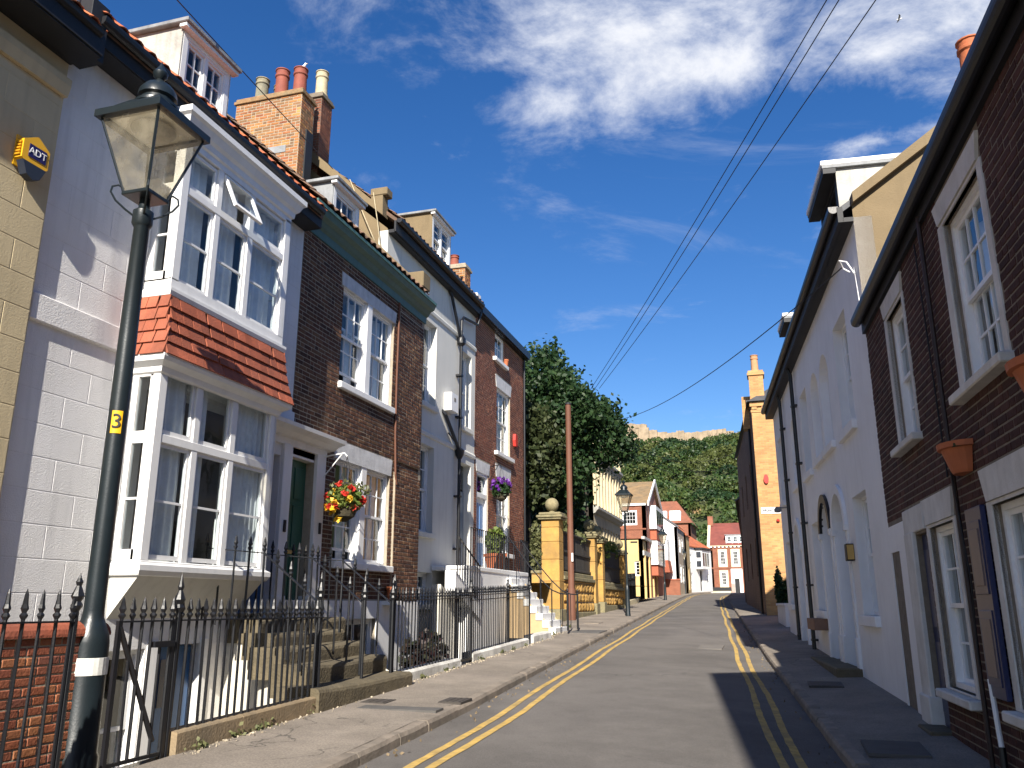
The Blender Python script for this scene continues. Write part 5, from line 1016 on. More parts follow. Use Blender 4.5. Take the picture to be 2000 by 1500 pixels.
# shutter
sh = boxo('shutter', NAVY, F1, H1, 3.24, 3.72, -.065, -.02, -.76, .82)
for z0, z1 in ((-.66, -.05), (.08, .70)):
    boxo('panel_frame', NAVY, F1, sh, 3.29, 3.67, -.075, -.06, z0, z1, c=.008); boxo('panel', mat('pink_brown_panel', (.20, .15, .13), .5, .1, 4, .05), F1, sh, 3.35, 3.61, -.082, -.073, z0+.07, z1-.07, c=.01)
boxo('shutter', NAVY, F1, H1, 5.36, 5.84, -.065, -.02, -.76, .82)
# gutter, soffit, roof
B().box(-.76, 10.2, -.05, .0, 3.78, 3.97).build('fascia', BLACKM, F1, H1)
B().prismu([(-.125+.072*math.cos(t), 3.95+.072*math.sin(t)) for t in [math.pi*i/8-math.pi for i in range(9)]]+[(-.053, 3.99), (-.197, 3.99)], -.72, 10.2).build('gutter', BLACK, F1, H1)
gable_body(F1, H1, -.74, 10.2, 6, ZB, 3.8, 6.6, BR_P); roofslab(F1, H1, -.74, 10.2, -.09, 4.06, 3.0, 6.9, 6.3, SLATE)
B().tube([(2.98, -.05, 3.85), (2.98, -.05, -1.7)], .022, 10).build('drain_pipe', mat('brown_pipe', (.035, .022, .02), .5, .2, 6, .1), F1, H1)
B().tube([(3.06, -.1, 1.5), (3.02, -.06, .9), (3.1, -.05, .2), (3.0, -.05, -.5), (2.9, -.04, -.9)], .008, 6).tube([(2.62, -.03, 3.7), (2.66, -.03, 2.4), (2.7, -.03, 1.2)], .01, 6).build('cable', BLACKM, F1, H1)
B().tube([(3.3, -.06, -.62), (3.35, -.06, -1.05), (3.37, -.06, -1.15)], .022, 8).build('waste_pipe', WHITE, F1, H1); B().tube([(3.37, -.06, -1.15), (3.38, -.06, -1.6)], .03, 8).build('waste_pipe', BLACK, F1, H1)
def wallpot(lab, u, z, r, h):
    t = thing('wall_planter', lab, 'wall planter', F1.p(u, -.02, z), 'terracotta wall pots on the brick cottage'); n = 10; V = []
    prof = [(r*.55, 0), (r*.62, h*.1), (r*.9, h*.8), (r*1.04, h*.82), (r*1.06, h), (r*.95, h)]
    for rr, zz in prof: V += [(u+rr*math.cos(math.pi*i/n), -.015-rr*.8*math.sin(math.pi*i/n), z+zz) for i in range(n+1)]
    F = [(k*(n+1)+i, (k+1)*(n+1)+i, (k+1)*(n+1)+i+1, k*(n+1)+i+1) for k in range(len(prof)-1) for i in range(n)]+[tuple(range(n+1)), tuple((len(prof)-1)*(n+1)+i for i in range(n+1))[::-1]]
    B().add(V, F).build('pot', TERRA, F1, t); boxo('soil', GD, F1, t, u-r*.85, u+r*.85, -r*.6, -.02, z+h*.8, z+h*.9, c=0)
wallpot('terracotta half pot fixed to the brick between the two upper windows', 3.35, 1.14, .27, .27); wallpot('terracotta half pot at the right edge below the nearest upper window', 5.55, 1.28, .30, .30)
stack('chimney_stack', 'orange brick chimney with terracotta pots peeping over the right-hand gutter', 2.62, 3.3, 9.9, 10.7, 4.6, 6.12, BR_CH, MORTD, [(2.86, 10.08, .14, .60, TERRA), (3.05, 10.45, .14, .62, TERRA)], 20, capm=TERRA)
# ------------------------------------------------------------------ R0, the tall house beside the camera that shades the road
F0 = Fr(1.95, 1.6, .115, -1); H0_ = thing('tall_brick_house', 'tall dark brick house beside the viewer, out of frame right, shading the road', 'house', (2.5, -3, -1.6))
h0 = [rect(1.2+2.6*i, 2.3+2.6*i, z, z+1.8) for i in range(4) for z in (-.5, 2.6, 5.7)]
wall('wall', BR_P, F0, H0_, rect(0, 12, ZB, 8.3), h0)
for q in h0: us = [p[0] for p in q]; zs = [p[1] for p in q]; sash(F0, H0_, min(us), max(us), min(zs), max(zs), 2, 2, curtain=False)
gable_body(F0, H0_, 0, 12, 7, ZB, 8.3, 10.0, BR_P); roofslab(F0, H0_, -.1, 12.1, -.3, 8.4, 3.5, 10.2, 7.3, SLATE)
# ------------------------------------------------------------------ R2, white rendered house with arches
H2 = thing('white_arched_house', 'long white rendered house on the right with round-arched doorways', 'house', (1.2, 19, -1.2))
h2 = [rect(-2.35, -1.18, -.17, 1.70), arch(-4.30, -3.10, -1.2, 1.34), arch(-5.95, -4.80, -1.2, 1.40), rect(-7.5, -6.3, -.13, 1.72), rect(-2.55, -1.33, 2.83, 4.69), arch(-4.5, -3.4, 2.88, 4.10), arch(-5.85, -4.75, 2.88, 4.10), rect(-7.6, -6.5, 2.85, 4.68), arch(-10.6, -9.5, -1.0, 1.4), rect(-13.2, -12.3, 2.85, 4.68), rect(-13.2, -12.3, -.0, 1.7), arch(-9.9, -9.0, 2.9, 4.1)]
wall('wall', RENDR, F2, H2, rect(-13.9, .1, ZB, 5.62), h2, depth=.26)
DG = mat('pale_blue_grey_door', (.42, .46, .52), .45, .08, 4, .04)
for k in (0, 3, 4, 7, 9, 10):
    us = [p[0] for p in h2[k]]; zs = [p[1] for p in h2[k]]; sash(F2, H2, min(us), max(us), min(zs), max(zs), 2, 2, v=.18, m=WFRAME); boxo('sill', RENDR, F2, H2, min(us)-.08, max(us)+.08, -.08, .12, min(zs)-.16, min(zs), c=.012)
def fill(k, v, m, name): q = h2[k]; return B().prism(q, v, v+.04).build(name, m, F2, H2)
for k in (5, 6, 11):
    fill(k, .16, RENDR, 'blind_niche'); us = [p[0] for p in h2[k]]; boxo('sill', RENDR, F2, H2, min(us)-.08, max(us)+.08, -.08, .12, 2.74, 2.88, c=.012)
d1 = fill(1, .20, DG, 'door'); d2 = fill(2, .20, BLACKM, 'door'); fill(8, .2, DG, 'door')
boxo('door_leaf', DG, F2, d2, -5.93, -4.82, .17, .20, -1.2, 1.30)
for k, (u0, u1, zs, m) in enumerate(((-4.30, -3.10, 1.34, RENDR), (-5.95, -4.80, 1.40, BLACK), (-10.6, -9.5, 1.4, RENDR))):
    a1 = arch(u0, u1, zs, zs, 16); a2 = arch(u0-.16, u1+.16, zs, zs, 16); B().prism(a2[1:]+a1[1:][::-1], -.06, .02).build('arch_moulding', m, F2, H2)
    for a, b_ in ((u0-.19, u0+.0), (u1, u1+.19)):
        boxo('impost', RENDR if k != 1 else WHITE, F2, H2, a, b_, -.07, .02, zs-.12, zs, c=.01); boxo('pilaster', RENDR, F2, H2, a+.02, b_-.02, -.035, .02, -1.2, zs-.12, c=.006); boxo('pilaster_base', RENDR, F2, H2, a, b_, -.06, .02, -1.3, -.55, c=.01)
bx = thing('wall_lantern', 'small brass-fronted box lamp on the white wall beside the near arch', 'wall lamp', F2.p(-2.72, -.02, .82)); boxo('case', BLACKM, F2, bx, -2.82, -2.62, -.12, 0, .70, .98); boxo('plate', BRASS, F2, bx, -2.62, -2.60, -.115, -.01, .72, .96, c=.003)
boxo('doorstep', STONE, F2, H2, -6.2, -2.9, -.42, .0, -1.5, -1.02, c=.02); boxo('window_box', mat('brown_box', (.22, .13, .09), .8, .15, 5, .2), F2, H2, -7.45, -6.35, -.28, -.0, -.52, -.29, c=.01)
for u, mm in ((-8.15, BLACK), (-10.95, BLACK)):
    p_ = B(); p_.tube([(u, -.2, 5.7), (u, -.09, 5.4), (u, -.09, -1.3)], .045, 10)
    for z in (4.6, 3.2, 1.8, .4, -.8): p_.box(u-.1, u+.1, -.14, 0, z, z+.045)
    autosmooth(p_.build('drain_pipe', mm, F2, H2))
B().box(-14.0, .12, -.15, .0, 5.55, 5.62).box(-14.0, .12, -.22, -.14, 5.55, 5.80).build('soffit', BLACKM, F2, H2); B().prismu([(-.27+.07*math.cos(t), 5.78+.07*math.sin(t)) for t in [math.pi*i/8-math.pi for i in range(9)]]+[(-.2, 5.82), (-.34, 5.82)], -14.0, .1).build('gutter', BLACK, F2, H2)
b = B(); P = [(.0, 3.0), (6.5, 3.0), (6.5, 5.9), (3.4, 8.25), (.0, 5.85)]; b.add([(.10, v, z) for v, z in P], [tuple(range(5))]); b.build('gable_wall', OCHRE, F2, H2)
gable_body(F2, H2, -13.88, .08, 6.5, ZB, 5.7, 8.1, RENDR, vr=3.4); roofslab(F2, H2, -13.95, .06, -.2, 5.80, 3.4, 8.3, 6.7, SLATE); B().prismu([(.0, 5.82), (.0, 5.98), (3.4, 8.52), (3.4, 8.3)], -.06, .22).build('raked_coping', OCHRE, F2, H2)
def dorm2(u0, u1, vf, z0, z1, vb):
    d = wall('dormer', BLACKM, F2, H2, rect(u0, u1, z0, z1), [rect(u0+.1, u1-.1, z0+.25, z1-.12)], depth=.1, v0=vf)
    for u in (u0, u1): B().prismu([(vf+.004, z0), (vf+.004, z1), (vb, z1), (vb, z1-.06)], u-.03, u+.03).build('cheek', MATS['stained_white_render'], F2, d)
    B().box(u0-.1, u1+.1, vf-.22, vb+.1, z1, z1+.05).build('dormer_roof', LEAD, F2, d); B().box(u0-.11, u1+.11, vf-.24, vb+.1, z1+.05, z1+.14, c=.01).build('fascia', WFRAME, F2, d)
    B().box(u0-.09, u1+.09, vf-.21, vf-.0, z1-.1, z1).build('eaves', BLACKM, F2, d); sash(F2, d, u0+.1, u1-.1, z0+.25, z1-.12, 2, 1, v=vf+.03, flat=True, m=BLACKM, curtain=False)
dorm2(-3.2, -1.45, .12, 5.9, 7.25, 1.95); dorm2(-9.6, -8.5, .12, 5.9, 6.95, 1.6)
B().tube([(-.1, -.03, 4.8), (-.12, -.12, 5.0), (-.2, -.2, 5.06), (-.32, -.14, 4.98), (-.3, -.05, 4.9)], .012, 6).tube([(-.12, -.02, 4.9), (-.02, -.02, 4.3), (.03, -.02, 3.9)], .008, 6).build('wire_bracket', WHITE, F2, H2)
lw2 = thing('low_white_wall', 'low white garden wall at the far end of the white arched house', 'wall', (.3, 29.5, -.7)); FQ = Fr(.22, 31.2, .08, -1); B().box(0, 2.6, 0, .25, -1.5, -.05, c=.01).build('wall', RENDR, FQ, lw2); B().box(-.05, 2.62, -.04, .29, -.05, .03, c=.01).build('coping', RENDR, FQ, lw2)
hg = thing('dark_hedge', 'small dark hedge and conifer before the orange brick wall', 'hedge', (.5, 31.6, -.8)); leafthing(hg, 'foliage', (.75, 31.5, .35), (.5, .5, .55), 1500, .10, LEAF); leafthing(hg, 'foliage', (.32, 31.6, .55), (.14, .16, .75), 700, .09, LEAF); B().tube([(.4, 31.6, -.8), (.4, 31.6, .6)], .05, 6).build('stem', WOODD, par=hg)
cl = thing('security_camera', 'small grey camera bracketed to the black drainpipe of the white house', 'camera', F2.p(-11.2, -.1, 2.9)); B().tube([(-10.98, -.1, 2.5), (-11.3, -.3, 2.52)], .02, 6).build('bracket', LEAD, F2, cl); boxo('housing', LEAD, F2, cl, -11.55, -11.22, -.40, -.24, 2.42, 2.55, c=.02)
# ------------------------------------------------------------------ R3, orange brick building across the lane
F3 = Fr(-.17, 36, 1, 0); H3 = thing('orange_brick_building', 'tall orange brick building with sunlit end wall on the right', 'building', (.8, 36, -.6))
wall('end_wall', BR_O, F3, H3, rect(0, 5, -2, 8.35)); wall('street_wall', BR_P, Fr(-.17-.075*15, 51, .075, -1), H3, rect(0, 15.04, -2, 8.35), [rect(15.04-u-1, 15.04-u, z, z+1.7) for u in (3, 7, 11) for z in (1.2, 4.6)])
for u in (3, 7, 11):
    for z in (1.2, 4.6): sash(Fr(-.17-.075*15, 51, .075, -1), H3, 15.04-u-1, 15.04-u, z, z+1.7, 2, 2, curtain=False)
for i in range(12): B().box(.02+.4*i, .22+.4*i, -.06, .02, 8.02, 8.14).build('dentil', BR_O, F3, H3)
B().box(-.03, 5, -.03, .02, 7.9, 8.0).box(-.06, 5, -.08, .02, 8.15, 8.35).build('brick_cornice', BR_O, F3, H3)
B().add([(-.15, -.2, 8.36), (5.2, -.2, 8.36), (2.6, 3.0, 10.6), (-1.3, 15, 8.36), (1.9, 13, 10.6), (4.2, 15, 8.36)], [(0, 1, 2), (0, 2, 4, 3), (1, 5, 4, 2)]).build('roof', SLATE, F3, H3)
B().box(-.2, 5, -.14, .0, 8.34, 8.42).build('gutter', BLACK, F3, H3)
st3 = thing('chimney_stack', 'tall orange brick chimney at the corner of the orange brick building', 'chimney', (.1, 36.6, 8)); B().box(-.02, .58, .25, .95, 8.0, 9.7).build('stack', BR_O, F3, st3); B().box(-.08, .64, .19, 1.01, 9.6, 9.72, c=.01).box(-.04, .60, .23, .97, 9.72, 9.82, c=.01).build('capping', BR_O, F3, st3); pot(st3, .1, 36.55, 9.82, .16, .75, mat('buff_orange_pot', (.45, .24, .12), .8, .2, 6, .2)); B().box(-.4, .0, 1.4, 2.1, 7.5, 8.95).build('rear_stack', BR_O, F3, st3)
sg = thing('street_name_sign', 'white street name plate on the orange brick wall', 'sign', (.5, 36, 3.7)); sb_ = boxo('plate', WPR, F3, sg, .08, 1.42, -.03, 0, 3.60, 3.86); text('lettering', 'PRINCESS STREET', .152, BLACKM, F3.M @ Matrix.Translation((.75, -.034, 3.725)) @ Matrix.Rotation(R(90), 4, 'X'), sb_, .003, .005)
a3 = thing('alarm_box', 'red oval alarm box on the orange brick wall above the street sign', 'alarm box', (.05, 36, 5.0)); B().prism([(.38+.10*math.cos(2*math.pi*i/16), 5.03+.19*math.sin(2*math.pi*i/16)) for i in range(16)], -.10, -.01).build('cover', REDP, F3, a3); boxo('back_plate', REDP, F3, a3, .32, .44, -.02, 0, 4.9, 5.16)
a4 = thing('warning_light', 'small round red lamp under the street sign', 'lamp', (.4, 36, 3.3)); B().lathe([(.04, 0), (.07, .03), (.06, .09), (.02, .12)], (0, 0, 0), 10).build('lens', REDP, Fr(0, 0, 1, 0), a4); bpy.data.objects['lens'].matrix_basis = F3.M @ Matrix.Translation((.72, -.01, 3.32)) @ Matrix.Rotation(R(90), 4, 'X'); boxo('bracket', REDP, F3, a4, .69, .75, -.03, 0, 3.29, 3.35)
p_ = B().tube([(.45, .0, 8.3), (.45, -.06, 8.0), (.45, -.06, -.5)], .05, 8); p_.build('drain_pipe', BLACK, Fr(-.17-.075*2, 38, .075, -1), H3)
# next building up the right-hand side
H4 = thing('dark_brick_terrace', 'shaded brick building beyond the orange one, towards the bend', 'building', (-2.8, 76, 1)); F4 = Fr(-2.0, 82, .02, -1); wall('wall', BR_P, F4, H4, rect(0, 29, -1, 6.2), [rect(2+2.6*i, 3+2.6*i, z, z+1.5) for i in range(3) for z in (2, 4.5)])
for i in range(3):
    for z in (2, 4.5): sash(F4, H4, 2+2.6*i, 3+2.6*i, z, z+1.5, 2, 2, curtain=False)
gable_body(F4, H4, 0, 29, 6, -1, 6.2, 8.4, BR_P); roofslab(F4, H4, -.1, 29.1, -.2, 6.2, 3, 8.6, 6.2, SLATE)

# ------------------------------------------------------------------ far left buildings
CRB = mat('cream_stucco', (.62, .52, .33), .8, .14, 2, .2, 40, col2=(.5, .42, .28), streak=.2); SHADEW = mat('tree_shaded_side_wall', (.045, .038, .03), .95, .3, 2, .5, 20)  # near side wall: the tree's shadow is put into its dark colour
K = thing('cream_pilastered_building', 'ornate cream building with rows of pilasters behind the tree', 'building', (-9, 50, 0)); FK = Fr(-9, 0, 0, 1)
wh = [rect(45.9+.95*i, 46.42+.95*i, z0, z1) for i in range(9) for z0, z1 in ((5.6, 7.6), (8.6, 10.6), (2.3, 4.3))]
wall('wall', CRB, FK, K, rect(45.5, 54.2, -1, 11.6), wh)
for q in wh: us = [p[0] for p in q]; zs = [p[1] for p in q]; sash(FK, K, min(us), max(us), min(zs), max(zs), 1, 1, v=.16, curtain=False)
for i in range(10):
    for z0, z1 in ((5.35, 7.9), (8.4, 10.9)): boxo('pilaster', CRB, FK, K, 45.55+.95*i-.10+.1, 45.55+.95*i+.24, -.16, .0, z0, z1, c=.01)
for z in (4.9, 7.95, 11.0): B().prismu([(.0, z-.05), (-.12, z), (-.2, z+.12), (-.3, z+.2), (-.3, z+.34), (0, z+.4)], 45.45, 54.3).build('cornice', mat('grey_stone_cornice', (.36, .35, .32), .85, .2, 4, .3), FK, K)
wall('side_wall', SHADEW, Fr(-16, 45.5, 1, 0), K, rect(0, 7.0, -1, 11.6)); wall('side_wall', CRB, Fr(-9, 54.2, -1, 0), K, rect(0, 7, -1, 11.6)); B().box(45.4, 54.3, -.2, 7, 11.6, 11.7).build('roof', SLATE, FK, K)
# yellow single-storey block with garage-like front
Y1 = thing('yellow_block', 'low yellow rendered building with pilastered street front', 'building', (-9.5, 64, .3)); YM = mat('yellow_stucco', (.62, .46, .20), .8, .1, 2, .15, 40, streak=.12)
FY = south(61, -10.6); wall('end_wall', YM, FY, Y1, rect(0, 2.05, -.5, 4.6), [rect(1.45, 1.85, 1.95, 3.0)]); sash(FY, Y1, 1.45, 1.85, 1.95, 3.0, 1, 2, curtain=False); B().box(1.2, 1.7, -.03, 0, 4.3, 4.4).build('vent', BLACKM, FY, Y1)
FYs = Fr(-8.55, 61, 0, 1); wall('front_wall', YM, FYs, Y1, rect(0, 7, -.5, 4.6), [rect(1.0, 2.4, .3, 3.0), rect(3.2, 4.4, .3, 3.0), rect(5.2, 6.4, .3, 3.0)])
for a, b_ in ((1.0, 2.4), (3.2, 4.4), (5.2, 6.4)): boxo('door', mat('pale_grey_door', (.45, .42, .36), .6, .1, 4, .1), FYs, Y1, a, b_, .12, .17, .2, 3.0)
for u in (.3, 2.6, 4.6, 6.6): boxo('pilaster', YM, FYs, Y1, u, u+.35, -.15, 0, -.4, 3.4, c=.01)
B().box(0, 7, -.12, .0, 3.4, 3.75, c=.01).box(-.1, 7, -.2, .05, 4.55, 4.75, c=.01).build('cornice', mat('grey_trim', (.45, .44, .42), .8, .1, 4, .2), FYs, Y1); B().box(0, 7, .0, 2.1, 4.5, 4.6).build('roof', SLATE, FYs, Y1)
# red gabled house
RG = thing('red_gabled_house', 'tall red brick house with street-facing gable and white oriel windows', 'house', (-11, 67, .3)); FRs = south(63, -15); wall('side_wall', BR_F, FRs, RG, rect(0, 6.5, -.5, 7.35), [rect(4.75, 5.85, 5.75, 6.85)])
sash(FRs, RG, 4.75, 5.85, 5.75, 6.85, 4, 3, v=.03, single=True, curtain=False, fw=.09); B().box(0, 6.5, -.04, 0, 5.4, 5.5).build('string_course', BR_F, FRs, RG)
FRf = Fr(-8.5, 63, 0, 1); wall('front_wall', mat('red_tile_hung_front', (.36, .15, .10), .8, .2, 3, .2), FRf, RG, [(0, -.5), (9, -.5), (9, 7.35), (4.5, 9.6), (0, 7.35)])
for z0, z1 in ((5.6, 7.4), (2.9, 4.7)):
    ob = boxo('oriel', WFRAME, FRf, RG, 2.0, 6.6, -.55, .0, z0, z1, c=.02); boxo('oriel_base', TILE, FRf, RG, 2.2, 6.4, -.5, 0, z0-.8, z0, c=.02)
    for i in range(4): put('pane', mesh('pane', [(2.15+1.1*i, -.556, z0+.3), (3.1+1.1*i, -.556, z0+.3), (3.1+1.1*i, -.556, z1-.3), (2.15+1.1*i, -.556, z1-.3)], [(0, 1, 2, 3)]), mat('dark_window', (.03, .035, .045), .08, .05, 4, 0, spec=.6), FRf.M, ob)
BRT = mat('brown_tile_roof', (.26, .17, .085), .88, .25, 3, .4, 8, col2=(.17, .13, .08))
B().add([(.25, 0, 7.3), (-6.6, 0, 7.3), (.25, 4.5, 9.6), (-6.6, 4.5, 9.6), (-6.6, 9, 7.3), (.25, 9, 7.3)], [(0, 2, 3, 1), (2, 5, 4, 3)]).build('roof', BRT, Fr(-8.5, 62.85, 1, 0), RG); rt = bpy.data.objects[-1] if False else None
B().add([(.32, -.15, 7.15), (.32, 4.5, 9.5), (.32, 4.5, 9.75), (.32, -.15, 7.4), (.2, -.15, 7.15), (.2, 4.5, 9.5), (.2, 4.5, 9.75), (.2, -.15, 7.4), (.32, 9.15, 7.15), (.32, 9.15, 7.4), (.2, 9.15, 7.15), (.2, 9.15, 7.4)], [(0, 1, 2, 3), (4, 7, 6, 5), (3, 2, 6, 7), (0, 4, 5, 1), (0, 3, 7, 4), (1, 8, 9, 2), (2, 9, 11, 6), (1, 5, 10, 8)]).build('bargeboard', WFRAME, Fr(-8.5, 62.85, 1, 0), RG)
B().box(-6.5, .05, -.12, .0, 7.2, 7.36).build('gutter', WFRAME, Fr(-8.5, 63, 1, 0), RG)
# pinkish narrow house and white gable
NR = thing('narrow_red_house', 'narrow red-fronted house with tile-hung oriel beside the white gable', 'house', (-9.2, 73.5, .6)); wall('side_wall', mat('pink_render', (.42, .22, .18), .85, .15, 3, .2), south(72.2, -9.6), NR, rect(0, .95, -.5, 8.6)); wall('front_wall', MATS['pink_render'], Fr(-8.65, 72.2, 0, 1), NR, rect(0, 2.7, -.5, 8.0)); B().prismu([(-.1, 8.0), (1.5, 9.4), (3, 8.0), (3, 7.9), (-.1, 7.9)], 0, 2.7).build('roof', TILE, Fr(-8.65, 72.2, 0, 1), NR)
B().box(.3, 2.5, -.6, 0, 3.6, 5.4, c=.02).build('oriel', WFRAME, Fr(-8.65, 72.2, 0, 1), NR); B().prismu([(0, 2.6), (-.75, 2.6), (-.6, 3.6), (0, 3.6)], .2, 2.6).build('tile_skirt', TILE, Fr(-8.65, 72.2, 0, 1), NR)
WG = thing('white_gable_house', 'white rendered gable end facing down the street, with sloping roofline', 'house', (-8.2, 75, .8)); FWg = south(75, -10.2); wall('gable_wall', WHITE, FWg, WG, [(0, -.5), (2.8, -.5), (2.8, 6.75), (1.1, 7.95), (0, 7.95)])
wall('front_wall', mat('pale_stone_front', (.48, .40, .30), .85, .15, 3, .2), Fr(-7.4, 75, 0, 1), WG, rect(0, 6, -.5, 6.6), [rect(1, 2.2, 1.8, 3.4), rect(3.4, 4.6, 1.8, 3.4), rect(1, 2.2, 4.4, 5.8), rect(3.4, 4.6, 4.4, 5.8)])
for a, b_, z0, z1 in ((1, 2.2, 1.8, 3.4), (3.4, 4.6, 1.8, 3.4), (1, 2.2, 4.4, 5.8), (3.4, 4.6, 4.4, 5.8)): sash(Fr(-7.4, 75, 0, 1), WG, a, b_, z0, z1, 2, 2, v=.02, curtain=False, fw=.1)
B().add([(2.95, -.12, 6.65), (1.0, -.12, 8.05), (-1, -.12, 8.05), (2.95, 6, 6.65), (1.0, 6, 8.05), (-1, 6, 8.05), (2.95, -.12, 6.5), (1.0, -.12, 7.9), (-1, -.12, 7.9)], [(0, 3, 4, 1), (1, 4, 5, 2), (0, 1, 7, 6), (1, 2, 8, 7)]).build('roof', SLATE, FWg, WG)
lb = thing('low_brick_wall', 'low red brick wall before the white gable', 'wall', (-8, 74, .7)); B().box(.3, 2.9, 0, .25, -.2, 2.0).build('wall', BR_F, south(74.2, -10.2), lb); B().box(.25, 2.95, -.05, .3, 2.0, 2.1).build('coping', TILE, south(74.2, -10.2), lb)
TH = thing('tan_narrow_house', 'tall narrow tan house between the white gable and the white bay house', 'house', (-7.5, 82, 1)); wall('side_wall', mat('tan_stucco', (.50, .36, .17), .85, .15, 2, .2), south(81.2, -8.6), TH, rect(0, 1.35, 0, 6.4)); wall('front_wall', MATS['tan_stucco'], Fr(-7.25, 81.2, 0, 1), TH, rect(0, 3.5, 0, 6.4), [rect(1, 2, 1.3, 3.4)]); boxo('door', WOODD, Fr(-7.25, 81.2, 0, 1), TH, 1, 2, .15, .2, 1.2, 3.4); B().prismu([(-.1, 6.4), (1.3, 7.7), (2.6, 6.4), (2.6, 6.3), (-.1, 6.3)], 0, 3.5).build('roof', PANT, Fr(-7.25, 81.2, 0, 1), TH)
# white houses next to the end house
WH = thing('white_oriel_house', 'small white house with projecting bay next to the red end house', 'house', (-6.3, 86.5, 1.2)); FWh = Fr(-7.45, 84.8, 1.75, 7.0); wall('front_wall', WHITE, FWh, WH, rect(0, 7.3, 0, 5.6), [rect(.5, 1.2, 3.4, 4.8), rect(.5, 1.3, 1.4, 3.0), rect(3.4, 4.1, 1.3, 3.3), rect(5.6, 6.4, 3.4, 4.8), rect(5.6, 6.4, 1.6, 3.0)])
for a, b_, z0, z1 in ((.5, 1.2, 3.4, 4.8), (.5, 1.3, 1.4, 3.0), (5.6, 6.4, 3.4, 4.8), (5.6, 6.4, 1.6, 3.0)): sash(FWh, WH, a, b_, z0, z1, 2, 2, v=.05, curtain=False)
boxo('door', BLACKM, FWh, WH, 3.4, 4.1, .1, .15, 1.2, 3.3); ob = boxo('bay', WFRAME, FWh, WH, 2.2, 4.6, -.7, 0, 3.4, 5.3, c=.02); boxo('bay_roof', BLACKM, FWh, WH, 2.0, 4.8, -.85, .1, 5.3, 5.5, c=.02)
for z0, z1 in ((3.6, 4.2), (4.5, 5.1)): put('pane', mesh('pane', [(2.195, -.1, z0), (2.195, -.6, z0), (2.195, -.6, z1), (2.195, -.1, z1)], [(0, 1, 2, 3)]), MATS['dark_window'], FWh.M, ob)
for k in range(3): put('pane', mesh('pane', [(2.4+.7*k, -.705, 3.7), (2.95+.7*k, -.705, 3.7), (2.95+.7*k, -.705, 5.0), (2.4+.7*k, -.705, 5.0)], [(0, 1, 2, 3)]), MATS['dark_window'], FWh.M, ob)
wall('side_wall', WHITE, south(84.8, -9.2), WH, rect(0, 1.75, 0, 5.6)); B().prismu([(-.15, 5.6), (2.2, 7.1), (4.4, 5.6), (4.4, 5.5), (-.15, 5.5)], 0, 7.3).build('roof', PANT, FWh, WH)
# big red-roofed house behind
BR = thing('red_roofed_house', 'large house with hipped red roof and white dormers behind the white gable', 'house', (-11, 104, 3)); FBr = south(100, -13.2); wall('wall', BR_F, FBr, BR, rect(0, 4.9, 0, 9.2), [rect(1.0, 1.8, 6.6, 8.4), rect(2.5, 3.3, 6.6, 8.4)])
for a in (1.0, 2.5): sash(FBr, BR, a, a+.8, 6.6, 8.4, 2, 2, curtain=False)
B().add([(-.3, -.3, 9.2), (5.2, -.3, 9.2), (3.1, 3.5, 12.2), (-.3, 3.5, 12.2), (5.2, 9, 9.2), (3.1, 7, 12.2), (-.3, 9, 9.2)], [(0, 1, 2, 3), (1, 4, 5, 2)]).build('roof', mat('far_red_tile', (.26, .095, .055), .85, .2, 3, .4, 8, col2=(.19, .08, .05)), FBr, BR); wall('side_wall', BR_F, Fr(-8.3, 100, 0, 1), BR, rect(0, 8, 0, 9.2))
for a in (.9, 2.5): d = boxo('dormer', WFRAME, FBr, BR, a, a+1.3, .1, 2.2, 9.5, 10.7, c=.02); sash(FBr, d, a+.1, a+1.2, 9.6, 10.6, 3, 2, v=.06, flat=True, curtain=False, room=False, single=True)
# end house across the bend
EH = thing('red_end_house', 'red brick house closing the street with white dormer and cream window surrounds', 'house', (-4, 95, 1.2)); FE = south(95, 0); CS = mat('cream_stone_trim', (.70, .62, .42), .8, .1, 4, .2)
hE2 = [rect(-4.95, -4.3, 4.1, 5.65), rect(-3.6, -2.95, 4.1, 5.65), rect(-4.92, -4.3, 1.95, 3.4), rect(-3.55, -2.95, 1.15, 3.0), rect(-2.3, -1.65, 4.1, 5.65), rect(-2.3, -1.65, 1.95, 3.4)]
wall('wall', BR_F, FE, EH, rect(-5.95, 2, -.5, 6.2), hE2)
for k in (0, 1, 2, 4, 5):
    us = [p[0] for p in hE2[k]]; zs = [p[1] for p in hE2[k]]; sash(FE, EH, min(us), max(us), min(zs), max(zs), 3, 2, v=.06, fw=.07, curtain=False); margin(FE, EH, rect(min(us)-.16, max(us)+.16, min(zs)-.2, max(zs)+.16), hE2[k], CS, -.03)
boxo('door', BLACKM, FE, EH, -3.5, -3.0, .12, .17, 1.1, 2.6); margin(FE, EH, rect(-3.85, -2.65, 1.1, 3.7), rect(-3.5, -3.0, 1.15, 2.65), WHITE, -.06); boxo('number_panel', mat('grey_lattice', (.45, .45, .43), .6, .3, 30, .2), FE, EH, -3.5, -3.0, -.066, -.055, 2.85, 3.2, c=0)
B().box(-5.95, 2, -.05, 0, 3.72, 3.86).build('string_course', BR_F, FE, EH); B().box(-6.0, 2, -.16, 0, 6.12, 6.22).build('cornice', CS, FE, EH)
for i in range(18): boxo('dentil', WHITE, FE, EH, -5.9+.42*i, -5.7+.42*i, -.14, 0, 5.98, 6.11, c=0)
B().add([(-6.0, -.2, 6.22), (2, -.2, 6.22), (2, 3.6, 8.95), (-6.0, 3.6, 8.95), (-6, 7.4, 6.2), (2, 7.4, 6.2)], [(0, 1, 2, 3), (3, 2, 5, 4)]).build('roof', mat('dark_red_pantile', (.21, .06, .045), .8, .2, 2, .5, 6, col2=(.16, .05, .04)), FE, EH)
